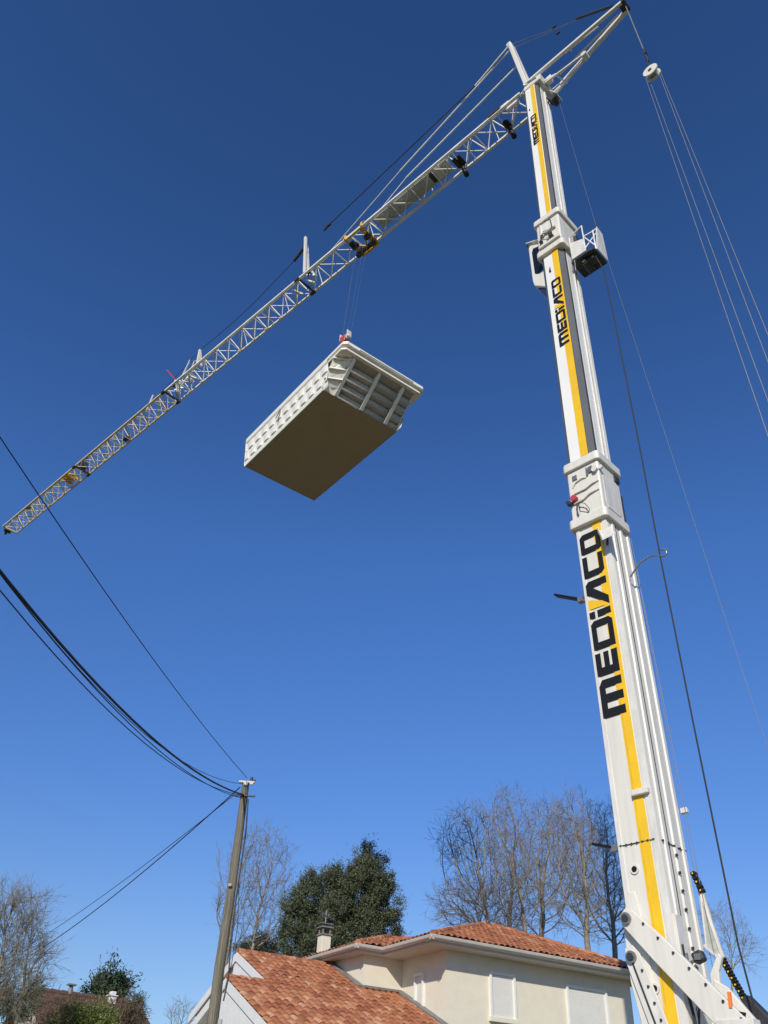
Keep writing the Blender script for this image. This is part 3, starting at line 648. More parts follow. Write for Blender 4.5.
# folded corner gussets at the near left and right corner
def cornerfold(x0,x1):
    m=MB(); s=1 if x1>x0 else -1
    P=lambda f,y,z:(x0+(x1-x0)*f,y,z)
    m.prism([P(0,0,0.01),P(1,-.0,.01),P(1,-.75,.80),P(1,-1.1,1.2),P(0,-.5,1.2),P(0,-.30,.7)],(.02*s,0,.02))
    # facets
    for (z0,y0) in ((.25,-.12),(.60,-.36),(.95,-.62)):
        m.add([P(-.1,y0+.20,z0-.1),P(1.0,y0-.12,z0),P(1.0,y0-.34,z0+.24),P(-.1,y0-.02,z0+.24)],[(0,1,2,3)])
        m.add([P(-.1,y0+.20,z0-.1),P(1.0,y0-.12,z0),P(.9,y0+.1,z0-.02)],[(0,1,2)])
        m.prism([P(-.15,y0-.02,z0+.24),P(1.0,y0-.34,z0+.24),P(1.0,y0-.34,z0+.18),P(-.15,y0-.02,z0+.18)],(0,-.08,.0))
    o=m.build('corner_fold','pool',pool); return o
cornerfold(-.06,.46); m=MB(); m.prism([(PW+.04,.2,.01),(PW+.04,-.02,.01),(PW+.04,-.30,.5),(PW+.04,-.95,1.2),(PW+.04,.2,1.2)],(-.04,0,0)); m.build('corner_panel','pool',pool)
m=MB(); m.box((PW/2+.05,-.62,1.212),(PW+.16,1.35,.012)); m.build('end_deck','poolshade',pool)
for x in (.50,1.72,2.92):
    m=MB(); m.prism([(x,.25,.0),(x,-.02,.0),(x,-1.16,1.10),(x,-1.16,1.22),(x,-.40,1.22),(x,.25,.4)],(.06,0,0))
    m.box((x+.03,-.60,.56),(.15,1.62,.035),(V((1,0,0)),V((0,-.70,.71)).normalized(),V((0,.71,.70)).normalized()))
    m.build('rib','pool',pool,bevel=.008)
# rim
def ring(x0,x1,y0,y1,z0,z1,wd,r=.10,outset=0):
    def loop(x0,x1,y0,y1,r,ch):
        return [(x0+ch,y0),(x1-ch,y0),(x1,y0+ch),(x1,y1-ch),(x1-ch,y1),(x0+ch,y1),(x0,y1-ch),(x0,y0+ch)]
    o=loop(x0,x1,y0,y1,r,.14); i=loop(x0+wd,x1-wd,y0+wd,y1-wd,r,.10); n=8
    vs=[(a,b,z0) for a,b in o]+[(a,b,z1) for a,b in o]+[(a,b,z1) for a,b in i]+[(a,b,z0) for a,b in i]
    fs=[]
    for k in range(n):
        j=(k+1)%n
        for a,b in ((0,n),(n,2*n),(2*n,3*n),(3*n,0)): fs.append((a+k,a+j,b+j,b+k))
    return MB().add(vs,fs)
ring(-.13,PW+.26,-OV+.10,PL+.16,1.20,1.30,.30).build('lower_flange','pool',pool,bevel=.012)
ring(-.16,PW+.34,-OV,PL+.22,1.40,1.56,.40).build('rim','pool',pool,bevel=.02,seg=2)
ring(-.04,PW+.22,-OV+.16,PL+.10,1.30,1.40,.22).build('rim_web','pool',pool)
m=MB(); m.box((PW/2+.1,-OV-.012,1.475),(2.7,.03,.075)); m.build('rim_strip','pool',pool,bevel=.01)
m=MB(); m.prism([(-.17,PL*.52,1.20),(-.25,PL*.52,.85),(-.25,PL*.54,.70),(-.17,PL*.53,1.05)],(-.02,.03,0)); m.build('wall_tab','dark',pool)
# inside lining (pale blue, seen only from above)
m=MB(); m.add([(.25,.9,.08),(PW-.25,.9,.08),(PW-.25,PL-.15,.08),(.25,PL-.15,.08),(.45,-.25,1.5),(PW-.4,-.25,1.5),(PW-.05,PL,1.5),(.05,PL,1.5)],[(0,1,2,3),(0,1,5,4),(1,2,6,5),(2,3,7,6),(3,0,4,7)]); m.build('lining','poolin',pool)
# hook block (part of the crane)
HK=onplane(345,341,T0+J*TU,J); HK=atd(345,341,26.6)
hl=L(HK)
m=MB()
for v in (.13,-.13): m.prism([hl+V((-.2,v,.22)),hl+V((.2,v,.22)),hl+V((.16,v,-.2)),hl+V((-.16,v,-.2))],(0,.05,0))
hb=m.build('hook_block','red',crane,bevel=.02)
m=MB()
for du in (-.15,.15): m.tube(hl+V((du,-.06,.18)),hl+V((du,.06,.18)),.15,n=18)
for du in (-.24,.24): m.box(hl+V((du,0,.3)),(.05,.26,.42))
m.build('sheave','white',hb)
m=MB(); m.path([hl+V((0,0,-.2)),hl+V((0,0,-.5)),hl+V((.13,0,-.65)),hl+V((.1,0,-.85)),hl+V((-.08,0,-.88)),hl+V((-.16,0,-.72))],.05,8); m.build('hook','steel',hb)
for du,v in ((-.5,-.05),(-.3,.05),(.3,.05),(.45,-.05)):
    m=MB(); m.tube((TU+du,v,ZB-.2),hl+V((du*.6,v,.3)),.0035,n=4); m.build('hoist_rope','rope',crane)
sl=empty('lifting_sling',HK); tag(sl,'four-legged lifting chain hooked under the red crane hook block above the pool shell','sling')
hp=HK+V((0,0,-.82))
for (x,y) in ((.15,-.9),(PW-.1,-.9),(.15,PL-.6),(PW-.1,PL-.6)):
    p=q0+E_*x+Lw*y+V((0,0,1.55)); m=MB(); m.tube(V((0,0,-.82)),p-HK,.014,n=5); m.build('sling_leg','steel',sl)
m=MB(); m.path([V((.1*math.cos(t*PI/6),0,-.8+.1*math.sin(t*PI/6))) for t in range(13)],.02,6); m.build('master_ring','steel',sl)

# ================================================================== HOUSE
O=atz(432.7,935.6,6.6); O.z=0
AX=V((.868,.4966,0)); AY=V((-.4966,.868,0))
house=empty('house',O,math.atan2(AX.y,AX.x)); tag(house,'cream rendered two-storey house with terracotta tile roofs beside the crane mast','house')
def bisect_clip(bm,p,n):     # keep the side n points away from
    geom=bm.verts[:]+bm.edges[:]+bm.faces[:]
    bmesh.ops.bisect_plane(bm,geom=geom,plane_co=p,plane_no=n,clear_outer=True)
def slope(poly,parent,name='roof',m_='tile',mate=True):
    """poly: convex list of 3-D points (house coords), first edge = lower edge. tiles as waves with a step per row"""
    P=[V(p) for p in poly]; s=(P[1]-P[0]).normalized(); nn=(P[1]-P[0]).cross(P[2]-P[1]).normalized()
    if nn.z<0: nn=-nn
    t=nn.cross(s)
    if t.z<0: t=-t; 
    if s.cross(t).dot(nn)<0: s=-s
    o=P[0]; loc=[((p-o).dot(s),(p-o).dot(t)) for p in P]
    x0=min(a for a,b in loc)-.1;x1=max(a for a,b in loc)+.1;y1=max(b for a,b in loc)
    per=.21;seg=8;row=.34
    nx=int((x1-x0)/per*seg)+1; ny=int(y1/row)+2
    i0=math.floor(x0/per)
    vs=[];fs=[]
    rnd=random.Random(7)
    for j in range(ny):
        ya=j*row;yb=ya+row+.03
        base=len(vs)
        jit=[(rnd.uniform(-.012,.012),rnd.uniform(-.008,.008)) for _ in range(nx//seg+3)]
        for i in range(nx+1):
            x=i0*per+i*per/seg; ph=(x/per)%1.0
            jj=jit[min(i//seg,len(jit)-1)]
            h=.055*abs(math.sin(PI*ph))**.8
            zl=.035+h+jj[1]; zh=.004+h
            vs+=[(x,ya+jj[0],zl-.03),(x,ya+jj[0],zl),(x,yb,zh)]
        for i in range(nx):
            a=base+3*i; fs+=[(a,a+3,a+4,a+1),(a+1,a+4,a+5,a+2)]
    me=bpy.data.meshes.new(name); me.from_pydata(vs,[],fs); bm=bmesh.new(); bm.from_mesh(me)
    k=len(loc); cx=sum(a for a,b in loc)/k; cy=sum(b for a,b in loc)/k
    for i in range(k):
        a=V((*loc[i],0)); b=V((*loc[(i+1)%k],0)); e=(b-a).normalized(); n_=V((e.y,-e.x,0))
        if n_.dot(V((cx,cy,0))-a)>0:n_=-n_
        bisect_clip(bm,a,n_)
    bm.to_mesh(me); bm.free(); me.materials.append(M[m_])
    ob=bpy.data.objects.new(name,me); COL.objects.link(ob); ob.parent=parent
    ob.matrix_local=Matrix(((s.x,t.x,nn.x,o.x),(s.y,t.y,nn.y,o.y),(s.z,t.z,nn.z,o.z),(0,0,0,1)))
    # under-deck
    b=MB(); b.add([(x,y,-.03) for x,y in loc],[tuple(range(len(P)))]); d=b.build('roof_deck','flash',ob)
    return ob
def ridge(p,q,parent,r=.10):
    p=V(p);q=V(q);d=(q-p);n=max(1,round(d.length/.38));d/=n
    b=MB()
    for i in range(n): b.tube(p+d*i-V((0,0,.03)),p+d*(i+1.08)-V((0,0,.035)),r*1.08,r*.92,n=10)
    return b.build('ridge_tiles','tile',parent)
WX=8.0                                   # right wall
EZ=6.6
# walls
wz=EZ-.17
def wallbox(pts,z0,z1,name='wall'):
    b=MB(); b.prism([(x,y,z0) for x,y in pts],(0,0,z1-z0)); return b.build(name,'render',house)
# upper block walls: footprint polygon
fp=[(.85,.6),(WX,.6),(WX,9.0),(-.5,9.0),(-.5,2.9),(.85,2.9)]
up=wallbox(fp,0,wz)
# windows
def win(x0,x1,z0,z1,face,m_='shutter'):
    """face: ('y',0.6) front or ('x',.85) left"""
    fr=.07; 
    def bx(b,xa,xb,za,zb,d0,d1):
        if face[0]=='y': b.box(((xa+xb)/2,face[1]+(d0+d1)/2,(za+zb)/2),(xb-xa,abs(d1-d0),zb-za))
        else: b.box((face[1]+(d0+d1)/2,(xa+xb)/2,(za+zb)/2),(abs(d1-d0),xb-xa,zb-za))
    b=MB()
    for (xa,xb,za,zb) in ((x0-fr,x0,z0-fr,z1+fr),(x1,x1+fr,z0-fr,z1+fr),(x0,x1,z1,z1+fr)): bx(b,xa,xb,za,zb,-.07,.02)
    w_=b.build('window','wtrim',house)
    b=MB(); bx(b,x0-.12,x1+.12,z0-.13,z0-.0,-.09,.02); b.build('sill','flash' if False else 'render',w_,bevel=.01)
    b=MB(); bx(b,x0,x1,z0,z1,-.012,.01); sh=b.build('shutter',m_,w_)
    b=MB(); k=int((z1-z0)/.055)
    for i in range(k): 
        z=z0+(i+.5)*(z1-z0)/k; bx(b,x0+.03,x1-.03,z-(z1-z0)/k*.40,z+(z1-z0)/k*.46,-.016,-.004)
    b.build('slats',m_,sh,bevel=.003)
    return w_
win(2.44,3.24,4.93,6.0,('y',.6)); win(5.34,6.85,3.9,5.98,('y',.6)); win(1.72,2.06,5.05,5.90,('x',.85))
win(2.2,3.4,1.0,2.2,('y',.6)); win(5.2,6.8,.15,2.3,('y',.6))
# eaves: soffit, fascia, gutter round the outline
ev=[(0,0),(WX+.75,0),(WX+.75,9.7),(-.9,9.7),(-.9,2.6),(0,2.6)]
b=MB(); b.prism([(x,y,EZ-.17) for x,y in ev],(0,0,.03)); so=b.build('soffit','soffit',house); 
fb=MB(); gb=MB()
for i in range(len(ev)):
    a=V((*ev[i],0));c=V((*ev[(i+1)%len(ev)],0));d=(c-a).normalized();o=V((d.y,-d.x,0))
    fb.beam(a+V((0,0,EZ-.08)),c+V((0,0,EZ-.08)),.03,.14)
    ex=.11
    prev=V((*ev[i-1],0)); nxt=V((*ev[(i+2)%len(ev)],0))
    def conv(p0,p1,p2): return (p1-p0).cross(p2-p1).z>0
    e0=.13 if conv(prev,a,c) else -.02; e1=.13 if conv(a,c,nxt) else -.02
    p=a-d*e0+o*.075; q=c+d*e1+o*.075; z=EZ-.03
    gb.prism([p+V((0,0,z+.05))+o*.06,p+V((0,0,z+.04))+o*.075,p+V((0,0,z-.03))+o*.06,p+V((0,0,z-.085))+o*.0,p+V((0,0,z-.085))-o*.05,p+V((0,0,z+.04))-o*.06],q-p)
fb.build('fascia','gutter',house); gb.build('gutter','gutter',house,bevel=.008)
# upper roofs : rectangle x 0..WX+.75, y 0..7.4, hip apex ridge
APX=(4.75,3.8,8.10); AP2=(5.1,3.8,8.10)
X1=WX+.75; YB=7.4; za=EZ+.03
main=slope([(0,0,za),(X1,0,za),AP2,APX],house); slope([(0,YB,za),(0,0,za),APX],main.parent); slope([(X1,0,za),(X1,YB,za),AP2],house); slope([(X1,YB,za),(0,YB,za),APX,AP2],house)
ridge((0,0,za+.05),(APX[0],APX[1],APX[2]+.07),house); ridge((X1,0,za+.05),(AP2[0],AP2[1],AP2[2]+.07),house); ridge((0,YB,za+.05),(APX[0],APX[1],APX[2]+.07),house)
# left wing hip roof (x -.9..3, y 2.6..9.7)
BP=(1.8,5.2,7.5); BP2=(1.8,7.4,7.5)
slope([(-.9,2.6,za),(3.4,2.6,za),BP],house); slope([(-.9,9.7,za),(-.9,2.6,za),BP,BP2],house); slope([(3.4,9.7,za),(-.9,9.7,za),BP2],house); slope([(3.4,2.6,za),(3.4,9.7,za),BP2,BP],house)
ridge((-.9,2.6,za+.05),(BP[0],BP[1],BP[2]+.07),house); ridge(BP,BP2,house)
ridge(BP,(2.8,4.5,7.5),house)
# chimney
cp=L  # placeholder name kept short
def hl_(P): d=P-O; return V((d.dot(AX),d.dot(AY),P.z))
def hx(x,y,X): return hl_(onplane(x,y,O+AX*X,AX))
def hy(x,y,Y): return hl_(onplane(x,y,O+AY*Y,AY))
c0=hy(323,955,8.3); c1=hy(323,936,8.3)
b=MB(); b.box((c0.x,8.3,(6.5+c1.z)/2),(.36,.36,c1.z-6.5)); chm=b.build('chimney','render',house,bevel=.01)
b=MB(); b.box((c0.x,8.3,c1.z+.03),(.44,.44,.06)); 
for sx in (-.14,.14):
    for sy in (-.14,.14): b.box((c0.x+sx,8.3+sy,c1.z+.15),(.05,.05,.2))
b.box((c0.x,8.3,c1.z+.27),(.46,.46,.05)); b.build('chimney_cap','flash',chm,bevel=.01)
b=MB(); b.tube((c0.x,8.3,c1.z+.3),(c0.x,8.3,c1.z+.85),.02)
b.tube((c0.x-.3,8.3,c1.z+.8),(c0.x+.35,8.2,c1.z+.55),.015)
for k in range(5): b.tube((c0.x-.25+k*.13,8.1,c1.z+.78-k*.045),(c0.x-.25+k*.13,8.5,c1.z+.80-k*.045),.012,n=5)
b.box((c0.x,8.3,c1.z+.40),(.55,.3,.03)); b.build('antenna','steel',chm)
# ---- lower wing: slope plane z = 5.5+.43*(Y-2.9)
def zr(y): return 5.52+.43*(y-2.9)
G1=hx(244,958.2,0); 
# ridge 1 (higher) at Y=y1 ; gable G1 at X=x1.  solve on slope plane
import itertools
def onslope(px,py):
    d=ray(px,py); dl=V((d.dot(AX),d.dot(AY),d.z)); c=hl_(CAM); 
    t=(5.52+.43*(c.y-2.9)-c.z)/(dl.z-.43*dl.y); return c+dl*t
g1=onslope(244.5,959); g2=onslope(226,978); gi=onslope(262,981)
print('house pts',g1,g2,gi,onslope(341,973),onslope(253,1023),c0,c1)
Y1=4.75; Z1=zr(Y1); X1g=g1.x
Y2=g2.y; Z2=zr(Y2); X2g=g2.x
YE=-2.6; XR=.85
# front slope of the high part and of the low part share the plane
slope([(X1g,YE,zr(YE)),(XR,YE,zr(YE)),(XR,2.9,zr(2.9)),(X1g,2.9,zr(2.9))],house)
slope([(X1g,2.9,zr(2.9)),(-.5,2.9,zr(2.9)),(-.5,Y1,Z1),(X1g,Y1,Z1)],house)
slope([(X2g,YE,zr(YE)),(X1g,YE,zr(YE)),(X1g,Y2,Z2),(X2g,Y2,Z2)],house)
slope([(X1g,Y1+3.2,Z1-3.2*.43),(-.5,Y1+3.2,Z1-3.2*.43),(-.5,Y1,Z1),(X1g,Y1,Z1)],house)
slope([(X2g,Y2+4.5,Z2-4.5*.43),(X1g,Y2+4.5,Z2-4.5*.43),(X1g,Y2,Z2),(X2g,Y2,Z2)],house)
ridge((X1g,Y1,Z1+.05),(-.5,Y1,Z1+.05),house,.09); ridge((X2g,Y2,Z2+.05),(X1g+.3,Y2,Z2+.05),house,.09)
# gable walls and white verge boards
def gable(xg,y,z,yf,yb,ov):
    zf=z-(y-yf)*.43; zb=z-(yb-y)*.43
    b=MB(); b.prism([(xg+ov,yf+.3,0),(xg+ov,yb-.3,0),(xg+ov,yb-.3,zb+.02),(xg+ov,y,z-.10),(xg+ov,yf+.3,zf+.04)],(.2,0,0))
    b.prism([(xg+.03,yf+.3,0),(xg+.03,y+.2,0),(xg+.03,y+.2,z-.20),(xg+.03,y,z-.11),(xg+.03,yf+.3,zf+.03)],(ov-.035,0,0)); w_=b.build('gable_wall','wtrim',house)
    b=MB()
    for (ya,zz_) in ((yf,zf),(yb,zb)):
        b.prism([(xg-.02,ya,zz_-.02),(xg-.02,y,z-.01),(xg-.02,y,z-.24),(xg-.02,ya,zz_-.25)],(.04,0,0))
    b.build('verge_board','wtrim',w_)
    b=MB()
    for (ya,zz_) in ((yf,zf),(yb,zb)): b.prism([(xg+.02,ya,zz_-.06),(xg+.02,y,z-.05),(xg+.02,y,z-.08),(xg+.02,ya,zz_-.09)],(ov,0,0))
    b.build('gable_soffit','wtrim',w_)
    return w_
gable(X1g,Y1,Z1,YE+.5,Y1+3.2,.12); gw=gable(X2g,Y2,Z2,YE,Y2+4.5,.55)
b=MB(); b.box((X2g+.53,Y2+2.2,2.7),(.05,1.6,1.5)); b.build('shutter','shutter',gw)
b=MB(); b.prism([(X1g+.10,Y1+.0,Z1-.34),(X1g+.10,Y1-.5,Z1-.56),(X1g+.10,Y1-.5,Z1-.62),(X1g+.10,Y1,Z1-.42),(X1g+.10,Y1+.5,Z1-.62),(X1g+.10,Y1+.5,Z1-.56)],(.02,0,0)); b.build('gable_trim','flash',house)
# lower front wall and flank
b=MB(); b.prism([(X2g+.6,YE+.5,0),(XR-.1,YE+.5,0),(XR-.1,2.9,0),(X2g+.6,2.9,0)],(0,0,zr(YE+.5)-.15)); b.build('wall','render',house)
# flashings where the low roof meets the walls
b=MB()
def fl(p,q,w=.20,o=(0,0,1)): b.beam(V(p)+V((0,0,.09)),V(q)+V((0,0,.09)),w,.07)
fl((-.62,Y1,Z1),(-.62,2.8,zr(2.8))); fl((-.55,2.80,zr(2.8)),(.75,2.80,zr(2.8))); fl((.75,2.8,zr(2.8)),(.75,YE,zr(YE)))
b.build('flashing','flash',house,bevel=.01)

# ================================================================== UTILITY POLE + WIRES
PT=atz(246,785,6.88); PB=V((PT.x+.0,PT.y,0))
pole=empty('utility_pole',PB); tag(pole,'weathered wooden utility pole leaning slightly with white insulator bracket on top, left of the house','utility pole')
b=MB(); 
zs=[-.3,1.2,2.4,3.7,4.9,6.2,7.5,8.63]; rs=[.125,.122,.118,.111,.104,.097,.089,.080]
random.seed(3)
b.path([(.012*math.sin(z*2.1)+.0,.01*math.cos(z*1.7),z) for z in zs],rs,14); b.build('shaft','wood',pole)
b=MB(); b.box((.02,-.06,8.645),(.36,.07,.045)); b.box((-.0,-.10,8.60),(.09,.05,.09)); b.box((.13,-.08,8.61),(.08,.05,.06)); pb=b.build('bracket','soffit',pole,bevel=.01)
b=MB(); b.box((.02,-.09,8.33),(.46,.05,.04)); b.tube((.12,-.05,8.66),(.12,-.05,8.76),.035,n=8); b.box((.16,-.05,8.70),(.12,.04,.03)); b.build('insulator','dark',pole,bevel=.006,split=True)
b=MB(); b.path([(.10,-.05,8.264),(.15,-.05,7.584),(.14,-.07,6.224),(.17,-.05,5.136),(.20,-.02,4.728),(.17,-.08,4.32)],.016); b.path([(.14,-.03,6.632),(.24,0,5.68),(.22,0,5),(.15,-.05,4.456)],.008); b.build('down_lead','dark',pole)
b=MB(); b.box((.16,-.08,3.885),(.08,.07,.26)); b.box((-.02,-.14,6.428),(.08,.04,.06)); b.build('junction_box','conc',pole,bevel=.01,split=True)
def cat(p,q,sag,n=28):
    p=V(p);q=V(q); return [p+(q-p)*(i/n)+V((0,0,-4*sag*(i/n)*(1-i/n))) for i in range(n+1)]
def wire(pts,r,label):
    b=MB(); b.path(pts,r,5); o=b.build('overhead_wire','rubber'); tag(o,label,'wire','overhead wires'); return o
WD=V((-.0872,-.9962,0))                  # run of the line towards the next pole, behind the viewer
def span(c2,c1,c0,L_=22.,s0=0.,off=(0,0,0)): return [V((PT.x,PT.y,0))+WD*(s0+(L_-s0)*i/40)+V((0,0,c2*(s0+(L_-s0)*i/40)**2+c1*(s0+(L_-s0)*i/40)+c0)) for i in range(41)]
wire(span(.0044,-.1352,7.011),.0055,'single nearly straight overhead wire rising to upper left from the pole top')
wire(span(.0134,-.2814,6.697),.014,'thickest overhead cable sagging from the pole to the left edge')
wire(span(.0180,-.3475,6.896),.0045,'thin grey overhead wire that ends on the white top bracket of the pole')
wire(span(.0150,-.2915,6.633),.006,'middle thin overhead wire running just under the thickest cable')
wire(span(.0156,-.3142,6.686),.006,'lowest thin overhead cable sagging to the left edge')
p1=V((PT.x,PT.y,6.80))
wire(cat(p1+V((-.10,-.03,.02)),atd(-60,985,48),1.0),.011,'thick service cable descending from the pole in front of the left bare tree')
wire(cat(p1+V((-.16,-.03,-.10)),atd(-60,985,48),.6),.007,'thin service cable descending from the pole just above the thick one')

pole.scale=(.8,.8,.8)
# ================================================================== TREES
import numpy as np
def bare_tree(name,label,base,crown,seed,mt='bark',group=None,cat_='tree',natt=900,step=.30,kill=.36,rtip=.0098,rmax=.2,trunks=((0,0),),fork=.22,twigs=4,tl=.8,pw=2.1):
    """winter tree grown towards points scattered in its crown (space colonisation); crown=[(centre,radii),...] relative to the base"""
    rs_=np.random.RandomState(seed); rnd=random.Random(seed); root=empty(name,base); tag(root,label,cat_,group)
    vol=[r[0]*r[1]*r[2] for c,r in crown]; A=[]
    for (c,r),v_ in zip(crown,vol):
        k=int(natt*v_/sum(vol)); d=rs_.normal(size=(k,3)); d/=np.linalg.norm(d,axis=1)[:,None]
        A.append(np.array(c)+d*np.array(r)*(rs_.uniform(.1,1,size=(k,1))**.5)*rs_.uniform(.86,1.08,size=(k,1)))
    A=np.concatenate(A); A=A[A[:,2]>.3]
    top=max(c[2]+r[2] for c,r in crown); cc=np.mean([c for c,r in crown],axis=0)
    N=[];par=[]
    for (tx,ty) in trunks:
        last=-1; h=0
        p=np.array([tx*.25,ty*.25,-.2]); tgt=np.array([cc[0]*.5+tx,cc[1]*.5+ty,top*fork+.3])
        n=max(2,int(np.linalg.norm(tgt-p)/step))
        for i in range(n+1):
            q=p+(tgt-p)*i/n+rs_.normal(size=3)*.03*np.array([1,1,0]); N.append(q); par.append(last); last=len(N)-1
    N=np.array(N); par=list(par); dirs=[np.array([0,0,1.]) for _ in N]
    D=np.linalg.norm(A[:,None,:]-N[None,:,:],axis=2); near=D.argmin(1); nd=D.min(1); alive=np.ones(len(A),bool); stall=np.zeros(len(A),int)
    for it in range(160):
        ids=np.where(alive&(nd<9))[0]
        if len(ids)==0: break
        newp=[];newpar=[]
        srt={}
        for i in ids: srt.setdefault(near[i],[]).append(i)
        for k,lst in srt.items():
            v=(A[lst]-N[k]); v/=np.linalg.norm(v,axis=1)[:,None]; d=v.mean(0)+.75*dirs[k]+np.array([0,0,.06])+rs_.normal(size=3)*.15
            d/=np.linalg.norm(d)+1e-9; q=N[k]+d*step
            newp.append((q,k,d))
        if not newp: break
        Q=np.array([q for q,_,_ in newp]); base_i=len(N); N=np.concatenate([N,Q]); par+= [k for _,k,_ in newp]; dirs+=[d for _,_,d in newp]
        Dn=np.linalg.norm(A[:,None,:]-Q[None,:,:],axis=2); m_=Dn.min(1); am=Dn.argmin(1)+base_i
        up_=m_<nd; near[up_]=am[up_]; nd[up_]=m_[up_]; stall=np.where(up_,0,stall+(nd<3)); alive&=~((nd<kill)|(stall>7))
    n=len(N); kids=[[] for _ in range(n)]
    for i,p in enumerate(par):
        if p>=0: kids[p].append(i)
    R_=np.zeros(n)
    for i in range(n-1,-1,-1): R_[i]=(sum(R_[k]**pw for k in kids[i])+ (rtip**pw if not kids[i] else (rtip*.35)**pw))**(1/pw)
    sc=min(1.,rmax/R_.max()); R_=np.maximum(R_*sc,rtip*.8)
    tr=MB();br=MB();tw=MB()
    done=set(); stack=[i for i,p in enumerate(par) if p<0]; first=set(stack)
    while stack:
        i=stack.pop(); pts=[] ; rr=[]
        if par[i]>=0: pts.append(V(N[par[i]])); rr.append(min(R_[par[i]],R_[i]*1.15))
        istrunk=i in first; j=i
        while True:
            pts.append(V(N[j])); rr.append(float(R_[j]))
            ks=sorted(kids[j],key=lambda k:-R_[k])
            if not ks: break
            stack+=ks[1:]; j=ks[0]
        # light smoothing
        sm=[pts[0]]+[(pts[k-1]+pts[k]*2+pts[k+1])/4 for k in range(1,len(pts)-1)]+[pts[-1]] if len(pts)>2 else pts
        big=rr[0]
        (tr if istrunk else br).path(sm,rr,8 if big>.06 else (5 if big>.02 else 3))
    for i in range(n):
        if R_[i]<rtip*2.2 and par[i]>=0:
            k=twigs if not kids[i] else (1 if rnd.random()<.75*twigs/3 else 0)
            for _ in range(k):
                d=V(dirs[i])+V((rnd.gauss(0,.6),rnd.gauss(0,.6),rnd.gauss(.1,.5))); d.normalize(); p=V(N[i]); L_=tl*rnd.uniform(.45,1.1)
                q1=p+d*L_*.5; d2=(d+V((rnd.gauss(0,.3),rnd.gauss(0,.3),rnd.gauss(.1,.25)))).normalized(); q2=q1+d2*L_*.5
                tw.path([p,q1,q2],[rtip*.75,rtip*.6,rtip*.35],3)
                for _2 in range(2):
                    f=rnd.uniform(.2,.9); o=p+(q1-p)*f*2 if f<.5 else q1+(q2-q1)*(f*2-1); d3=(d2+V((rnd.gauss(0,.7),rnd.gauss(0,.7),rnd.gauss(0,.5)))).normalized()
                    tw.path([o,o+d3*L_*.45],[rtip*.5,rtip*.3],3)
    br.v,br.f,br.sm=br.v,br.f,br.sm
    o=len(br.v); br.v+=tw.v; br.f+=[tuple(x+o for x in f) for f in tw.f]; br.sm+=tw.sm
    tr.build('trunk',mt,root); br.build('crown',mt,root); return root
def base_at(px,dist): p=atd(px,1000,dist); return V((p.x,p.y,0))
def cr(px,py,rx,ry,dist,base,dy=0,fl=.8):
    c=atd(px,py,dist)-base; s=(atd(px+1,py,dist)-atd(px,py,dist)).length; hd=V((c.x+base.x,c.y+base.y,0)).normalized()
    return ((c.x+hd.x*dy,c.y+hd.y*dy,c.z),(rx*s,rx*s*fl,ry*s))
def bt(pbx,dist,crowns,**k):
    b=base_at(pbx,dist); return bare_tree(base=b,crown=[cr(*c,dist,b) for c in crowns],**k)
bg='bare trees behind the house'
bt(540,44,[(476,850,42,42),(505,880,44,46),(462,905,28,28)],name='bare_tree',label='bare grey tree leaning left over the tiled hip roof apex',seed=11,rmax=.17,group=bg,natt=2600,fork=.12,trunks=((0,0),(.8,.3)))
bt(556,47,[(512,836,30,50),(545,858,44,52),(525,900,44,40)],name='bare_tree',label='tallest bare grey tree behind the middle of the house roof',seed=23,rmax=.19,group=bg,natt=3400,fork=.10,trunks=((0,0),(-1.2,.5)))
bt(576,42,[(576,845,36,48),(585,890,42,48)],name='bare_tree',label='upright bare grey tree behind the roof just left of the crane mast',seed=5,rmax=.17,group=bg,natt=2600,fork=.14)
bt(606,48,[(606,850,36,46),(610,900,40,46)],name='bare_tree',label='bare grey tree half hidden by the left edge of the crane mast',seed=8,rmax=.17,group=bg,natt=2300,fork=.14)
bt(498,40,[(470,908,34,22),(490,925,30,20)],name='bare_tree',label='short dark bare tree low over the left of the hip roof',seed=31,rmax=.09,group=bg,mt='barkd',natt=2100,fork=.3,step=.28,kill=.36)
bt(704,52,[(724,935,28,30),(738,950,22,22)],name='bare_tree',label='small bare tree showing right of the crane mast foot',seed=37,rmax=.08,group=bg,mt='bark',natt=1100,rtip=.007)
bt(244,48,[(258,870,34,40),(262,910,36,40),(236,905,24,40),(226,868,12,14)],name='bare_tree',label='pale bare tree between the utility pole and the dark evergreen',seed=42,rmax=.13,natt=4500,fork=.2,trunks=((0,0),(-1.0,.3)),rtip=.0088)
bt(5,24,[(12,932,34,40),(-22,930,40,40),(22,965,30,34),(0,985,44,30)],name='bare_tree',label='dense twiggy bare tree at the left edge of the photo',seed=57,rmax=.08,mt='barkw',natt=9000,step=.16,kill=.15,rtip=.0052,tl=.5,twigs=5,fork=.08,trunks=((0,0),(.5,.3),(-.6,.2),(.2,-.5)))
bt(182,60,[(180,1020,14,18)],name='bare_tree',label='tiny distant bare tree low beside the white gable',seed=61,rmax=.10,natt=1100)

